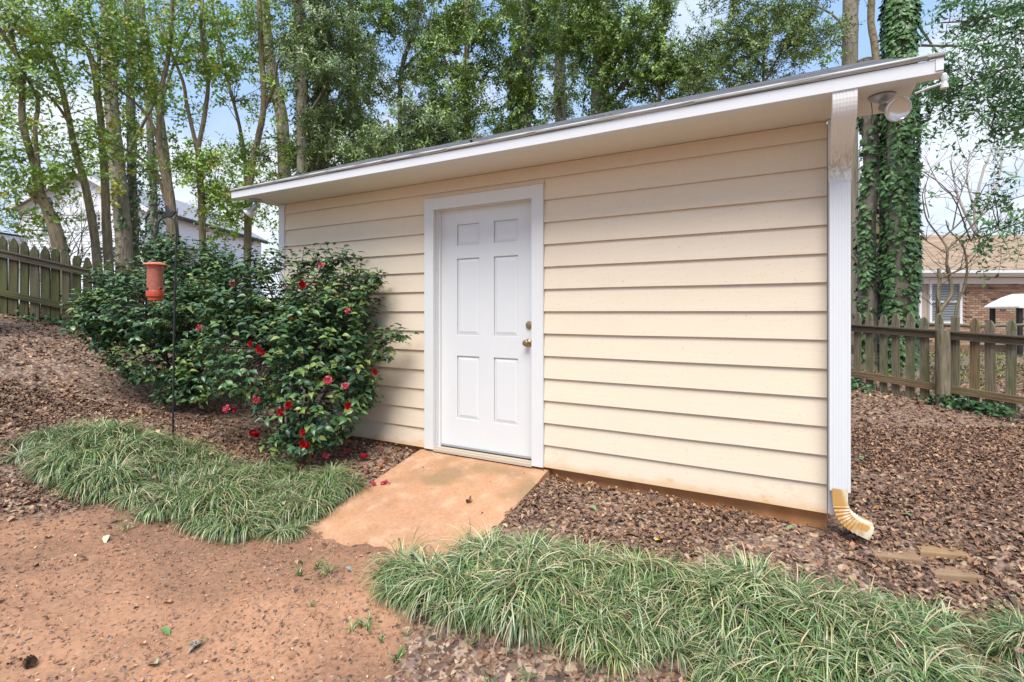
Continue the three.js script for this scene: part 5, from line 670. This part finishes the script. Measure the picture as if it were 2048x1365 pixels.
// ------------------------------------------------------------------ neighbouring houses
const mVinyl = std({ color: col(0.78, 0.79, 0.81), roughness: 0.6 }), mPane = new THREE.MeshStandardMaterial({ color: col(0.05, 0.08, 0.09), roughness: 0.12, metalness: 0.1 }), mGreyRoof = std({ map: shTex, color: col(3.2, 3.2, 3.3), roughness: 0.95 });
function sash(parent, x, y, z, w, h, nx, ny, blind, wide = 0.07) {
  const f = part('window', [bx(w + wide * 2, wide, 0.09, x, y + h / 2 + wide / 2, z), bx(w + wide * 2, wide * 1.2, 0.12, x, y - h / 2 - wide * 0.6, z), bx(wide, h, 0.09, x - w / 2 - wide / 2, y, z), bx(wide, h, 0.09, x + w / 2 + wide / 2, y, z), bx(w, 0.05, 0.05, x, y, z + 0.012), ...[...Array(nx - 1).keys()].map(i => bx(0.022, h, 0.04, x - w / 2 + w * (i + 1) / nx, y, z + 0.008)), ...[...Array(ny - 1).keys()].filter(i => (i + 1) * 2 !== ny).map(i => bx(w, 0.022, 0.041, x, y - h / 2 + h * (i + 1) / ny, z + 0.008))], mTrim, parent);
  part('pane', bx(w, h, 0.01, x, y, z - 0.02), mPane, f);
  if (blind) part('blind', [...Array(Math.floor(h / 0.055)).keys()].map(i => bx(w - 0.02, 0.03, 0.004, x, y - h / 2 + 0.03 + i * 0.055, z - 0.012)), std({ color: col(0.28, 0.30, 0.30), roughness: 0.7 }), f);
}
{ // white two storey house, gable towards us
  const X0 = -23.05, X1 = -17.1, Z = -24, G = 0.7, E = 6.1, A = 7.75, xm = (X0 + X1) / 2, D = 11;
  const t = thing('white_house', 'white two storey house with a lap sided gable beyond the left fence', 'house', [xm, G, Z]), w = (X1 - X0) / 2, e = E - G, a = A - G;
  const wall = part('wall', [ext([[-w, -1], [w, -1], [w, e], [0, a], [-w, e]], 0.1).translate(0, 0, -0.16), bx(0.12, e + 1, D, w - 0.06, e / 2 - 0.5, -D / 2 - 0.1), bx(0.12, e + 1, D, -w + 0.06, e / 2 - 0.5, -D / 2 - 0.1)], mVinyl, t);
  const lap = []; for (let y = -0.5; y < e - 0.3; y += 0.135) lap.push(ext([[0, 0], [0.022, 0], [0.004, 0.137], [0, 0.137]], 2 * w - 0.1).rotateY(-Math.PI / 2).translate(w - 0.05, y, -0.06)); 
  for (let y = -0.5; y < e - 0.3; y += 0.135) lap.push(ext([[0, 0], [0.022, 0], [0.004, 0.137], [0, 0.137]], D - 0.1).translate(w, y, -D));
  const lp = part('lap_siding', lap, mVinyl, wall); lp.userData.kind = 'stuff';
  const bat = []; for (let x = -w + 0.3; x < w; x += 0.3) { const top = e + (a - e) * (1 - Math.abs(x) / w) - 0.12; if (top > e - 0.15) bat.push(bx(0.03, top - e + 0.2, 0.02, x, (top + e - 0.2) / 2, -0.05)); }
  part('battens', bat, mVinyl, wall).userData.kind = 'stuff';
  part('band_board', bx(2 * w, 0.14, 0.05, 0, e - 0.28, -0.03), mTrim, wall);
  const sl = Math.hypot(w + 0.35, (a - e) * (w + 0.35) / w), an = Math.atan((a - e) / w);
  const roof = part('roof', [-1, 1].map(s => bx(sl, 0.12, D + 0.6).rotateZ(-s * an).translate(s * (w + 0.35) / 2, a + 0.1 - (a - e) / w * (w + 0.35) / 2, -D / 2)), mGreyRoof, t);
  part('rake_trim', [-1, 1].map(s => bx(sl, 0.2, 0.05).rotateZ(-s * an).translate(s * (w + 0.35) / 2, a - 0.02 - (a - e) / w * (w + 0.35) / 2, 0.33)), mTrim, roof);
  part('gutter', [bx(0.14, 0.13, D + 0.4, w + 0.36, e - 0.18, -D / 2)], mDark, t); part('downspout', [tube([[w + 0.34, e - 0.25, 0.1], [w + 0.12, e - 0.5, 0.08], [w + 0.1, e - 0.7, 0.08], [w + 0.1, 0, 0.08]], 0.045, 0.045, 20, 8, 0)], mDark, t);
  const px = (u, v) => [(u - 1024) / 1030 * 24 - xm, 1.22 - (v - 624) / 1030 * 24 - G];
  for (const [u, v, ww, hh] of [[194, 443, 0.3, 0.78], [230, 510, 0.34, 0.7], [206, 510, 0.3, 0.7], [90, 452, 0.3, 0.6]]) { const [x, y] = px(u, v); sash(t, x, y, -0.02, ww, hh, 2, 4, false, 0.06); }
  const [qx, qy] = px(318, 488); part('porch_roof', [ext([[0, 0], [1.6, 0], [0, 0.5]], 2.4).translate(w + 0.05, qy - 0.1, -2)], mGreyRoof, t); part('porch_post', bx(0.14, 3, 0.14, w + 1.3, qy - 1.6, 0.1), mTrim, t); part('porch_wall', bx(1.2, 3, 0.1, w + 0.6, qy - 1.6, -1.9), mVinyl, t);
}
{ const t = thing('white_carport', 'low white flat roofed carport at the far left edge', 'carport', [-15.85, 1.3, -14.5]); part('roof', [bx(3.3, 0.2, 1.2, 0, 1.98, 0)], mVinyl, t); part('roof_trim', bx(3.34, 0.05, 1.24, 0, 2.105, 0), mDark, t); for (const x of [-1.5, 1.5]) for (const z of [-0.5, 0.5]) part('post', bx(0.1, 2.2, 0.1, x, 0.8, z), mTrim, t); }
{ // brick ranch house
  const Z = -17, G = 0.05, E = 2.36, t = thing('brick_house', 'low brick house with a tan shingle roof beyond the right fence', 'house', [17, G, Z]), xl = -6.4;   // wall runs from x=10.6 to the right
  const W = 15, e = E - G, cx = xl + W / 2;
  const wall = part('wall', [bx(W, e, 0.2, cx, e / 2, -0.12), bx(0.2, e, 8, xl + 0.1, e / 2, -4.2)], std({ color: col(0.42, 0.35, 0.28), roughness: 0.95 }), t);
  const bm = [[0.31, 0.19, 0.12], [0.36, 0.24, 0.155], [0.28, 0.155, 0.10], [0.40, 0.28, 0.19], [0.11, 0.075, 0.06]].map(c => std({ color: col(...c), roughness: 0.9 })), bg = new THREE.BoxGeometry(0.194, 0.06, 0.05), inst = [];
  const wins = [[-2.72, 1.5, 1.02, 1.3], [-4.05, 1.5, 1.0, 1.3], [1.2, 1.45, 1.4, 1.3]], dots = [];
  for (let r = 0; r < 31; r++) for (let k = 0; k < 74; k++) {
    const x = xl + 0.1 + k * 0.204 + (r % 2) * 0.102, y = 0.05 + r * 0.073; if (wins.some(w => Math.abs(x - w[0]) < w[2] / 2 + 0.14 && Math.abs(y - w[1]) < w[3] / 2 + 0.12)) continue; if (x > xl + W - 0.1) continue;
    dots.push([x, y, rnd() < 0.07 ? 4 : Math.floor(rnd() * 4)]);
  }
  dots.sort((a, b) => Math.hypot(a[0] + 0.9, (a[1] - 1.7) * 1.6) - Math.hypot(b[0] + 0.9, (b[1] - 1.7) * 1.6));
  dots.slice(0, 300).forEach(([x, y, c]) => { const o = part('brick', bg, bm[c], wall); o.position.set(x, y, -0.005); });
  instanced('bricks', bg, std({ color: 0xffffff, roughness: 0.9 }), dots.slice(300).map(([x, y, c]) => ({ m: new THREE.Matrix4().setPosition(x, y, -0.005), c: bm[c].color })), wall);
  for (const [x, y, w, h] of wins) sash(t, x, y, 0.03, w - 0.1, h, 1, 2, true, 0.08);
  part('soffit', bx(W + 0.6, 0.03, 0.6, cx, e + 0.015, 0.15), mSoffit, t); part('fascia', bx(W + 0.6, 0.16, 0.03, cx, e + 0.1, 0.465), mTrim, t); part('gutter', bx(W + 0.6, 0.1, 0.1, cx, e + 0.15, 0.53), mTrim, t); part('frieze_board', bx(W, 0.2, 0.03, cx, e - 0.12, 0.04), mTrim, t);
  const run = 3.8, rise = 1.65, n = 30, sh = [], an = Math.atan(rise / run), L = Math.hypot(run, rise);
  const roof = part('roof', [bx(W + 0.7, 0.05, L).rotateX(an).translate(cx, e + 0.18 + rise / 2, 0.5 - run / 2), bx(W + 0.7, 0.05, L).rotateX(-an).translate(cx, e + 0.18 + rise / 2, 0.5 - run * 1.5)], mDark, t);
  const mTan = [0.9, 1.0, 1.12, 0.8].map(k => std({ color: col(0.34 * k, 0.235 * k, 0.155 * k), roughness: 0.95 })), per = [[], [], [], []];
  for (let i = 0; i < n; i++) { let x = xl - 0.35; while (x < xl + W + 0.3) { const w = rr(0.18, 0.42), s = (i + 0.5) / n; per[Math.floor(rnd() * 4)].push(bx(w, 0.016, L / n + 0.02).rotateX(an + 0.09).translate(x + w / 2, e + 0.225 + rise * s, 0.5 - run * s)); x += w + 0.004; } }
  per.forEach((l, i) => { part('shingles', l, mTan[i], roof).userData.kind = 'stuff'; });
  part('chimney', [bx(0.16, 0.35, 0.16, -3.2, e + rise + 0.1, -2.9)], mBark[0], roof).name = 'vent_pipe';
}
{ // small white roofed shelter on dark posts, timbers and an old rail in the neighbour's yard
  const x = 10.85, z = -11, G = smooth(x, z), t = thing('garden_shelter', 'white roofed shelter on dark posts at the far right edge beyond the fence', 'shelter', [x, G, z]), y = 1.33 - G;
  const pos = [], R = [[0.40, 0], [0.33, 0.08], [0.2, 0.2], [0.08, 0.27]], idx = []; R.forEach(([r, h]) => { for (const [a, b] of [[-1, -1], [1, -1], [1, 1], [-1, 1]]) pos.push(a * r, y + h, b * r); }); for (let k = 0; k < 3; k++) for (let i = 0; i < 4; i++) { const a = k * 4 + i, b = k * 4 + (i + 1) % 4; idx.push(a, a + 4, b, b, a + 4, b + 4); } idx.push(12, 13, 14, 12, 14, 15);
  part('canopy', [toCreasedNormals(custom(pos, idx), 0.3), bx(0.81, 0.03, 0.81, 0, y - 0.017, 0)], std({ color: col(0.74, 0.72, 0.68), roughness: 0.8 }), t);
  for (const a of [-0.3, 0.3]) for (const b of [-0.3, 0.3]) part('post', bx(0.07, y, 0.07, a, y / 2 - 0.02, b), mDark, t);
  solo('landscape_timber', [bx(5, 0.16, 0.18)], mW[1], 'long landscape timber edging the lawn beyond the right fence', 'timber', null, [10.2, smooth(10.2, -11.6) + 0.12, -11.6]);
  const r = thing('split_rail_fence', 'low rough rail fence in front of the brick house wall', 'fence', [9.5, smooth(9.5, -10.2), -10.2]); const ry = 1.0 - smooth(9.5, -10.2);
  part('rail', tube([[-2, ry, 0], [0, ry - 0.06, 0.02], [1.6, ry, 0], [4, ry - 0.05, 0]], 0.035, 0.035, 20, 8, 0.3), mW[0], r); for (const px of [-1.9, 0.8, 3.4]) part('post', tube([[px, -0.2, 0], [px, ry + 0.05, 0]], 0.06, 0.055, 4, 8, 0.15), mW[1], r);
}

renderer.render(scene, camera);
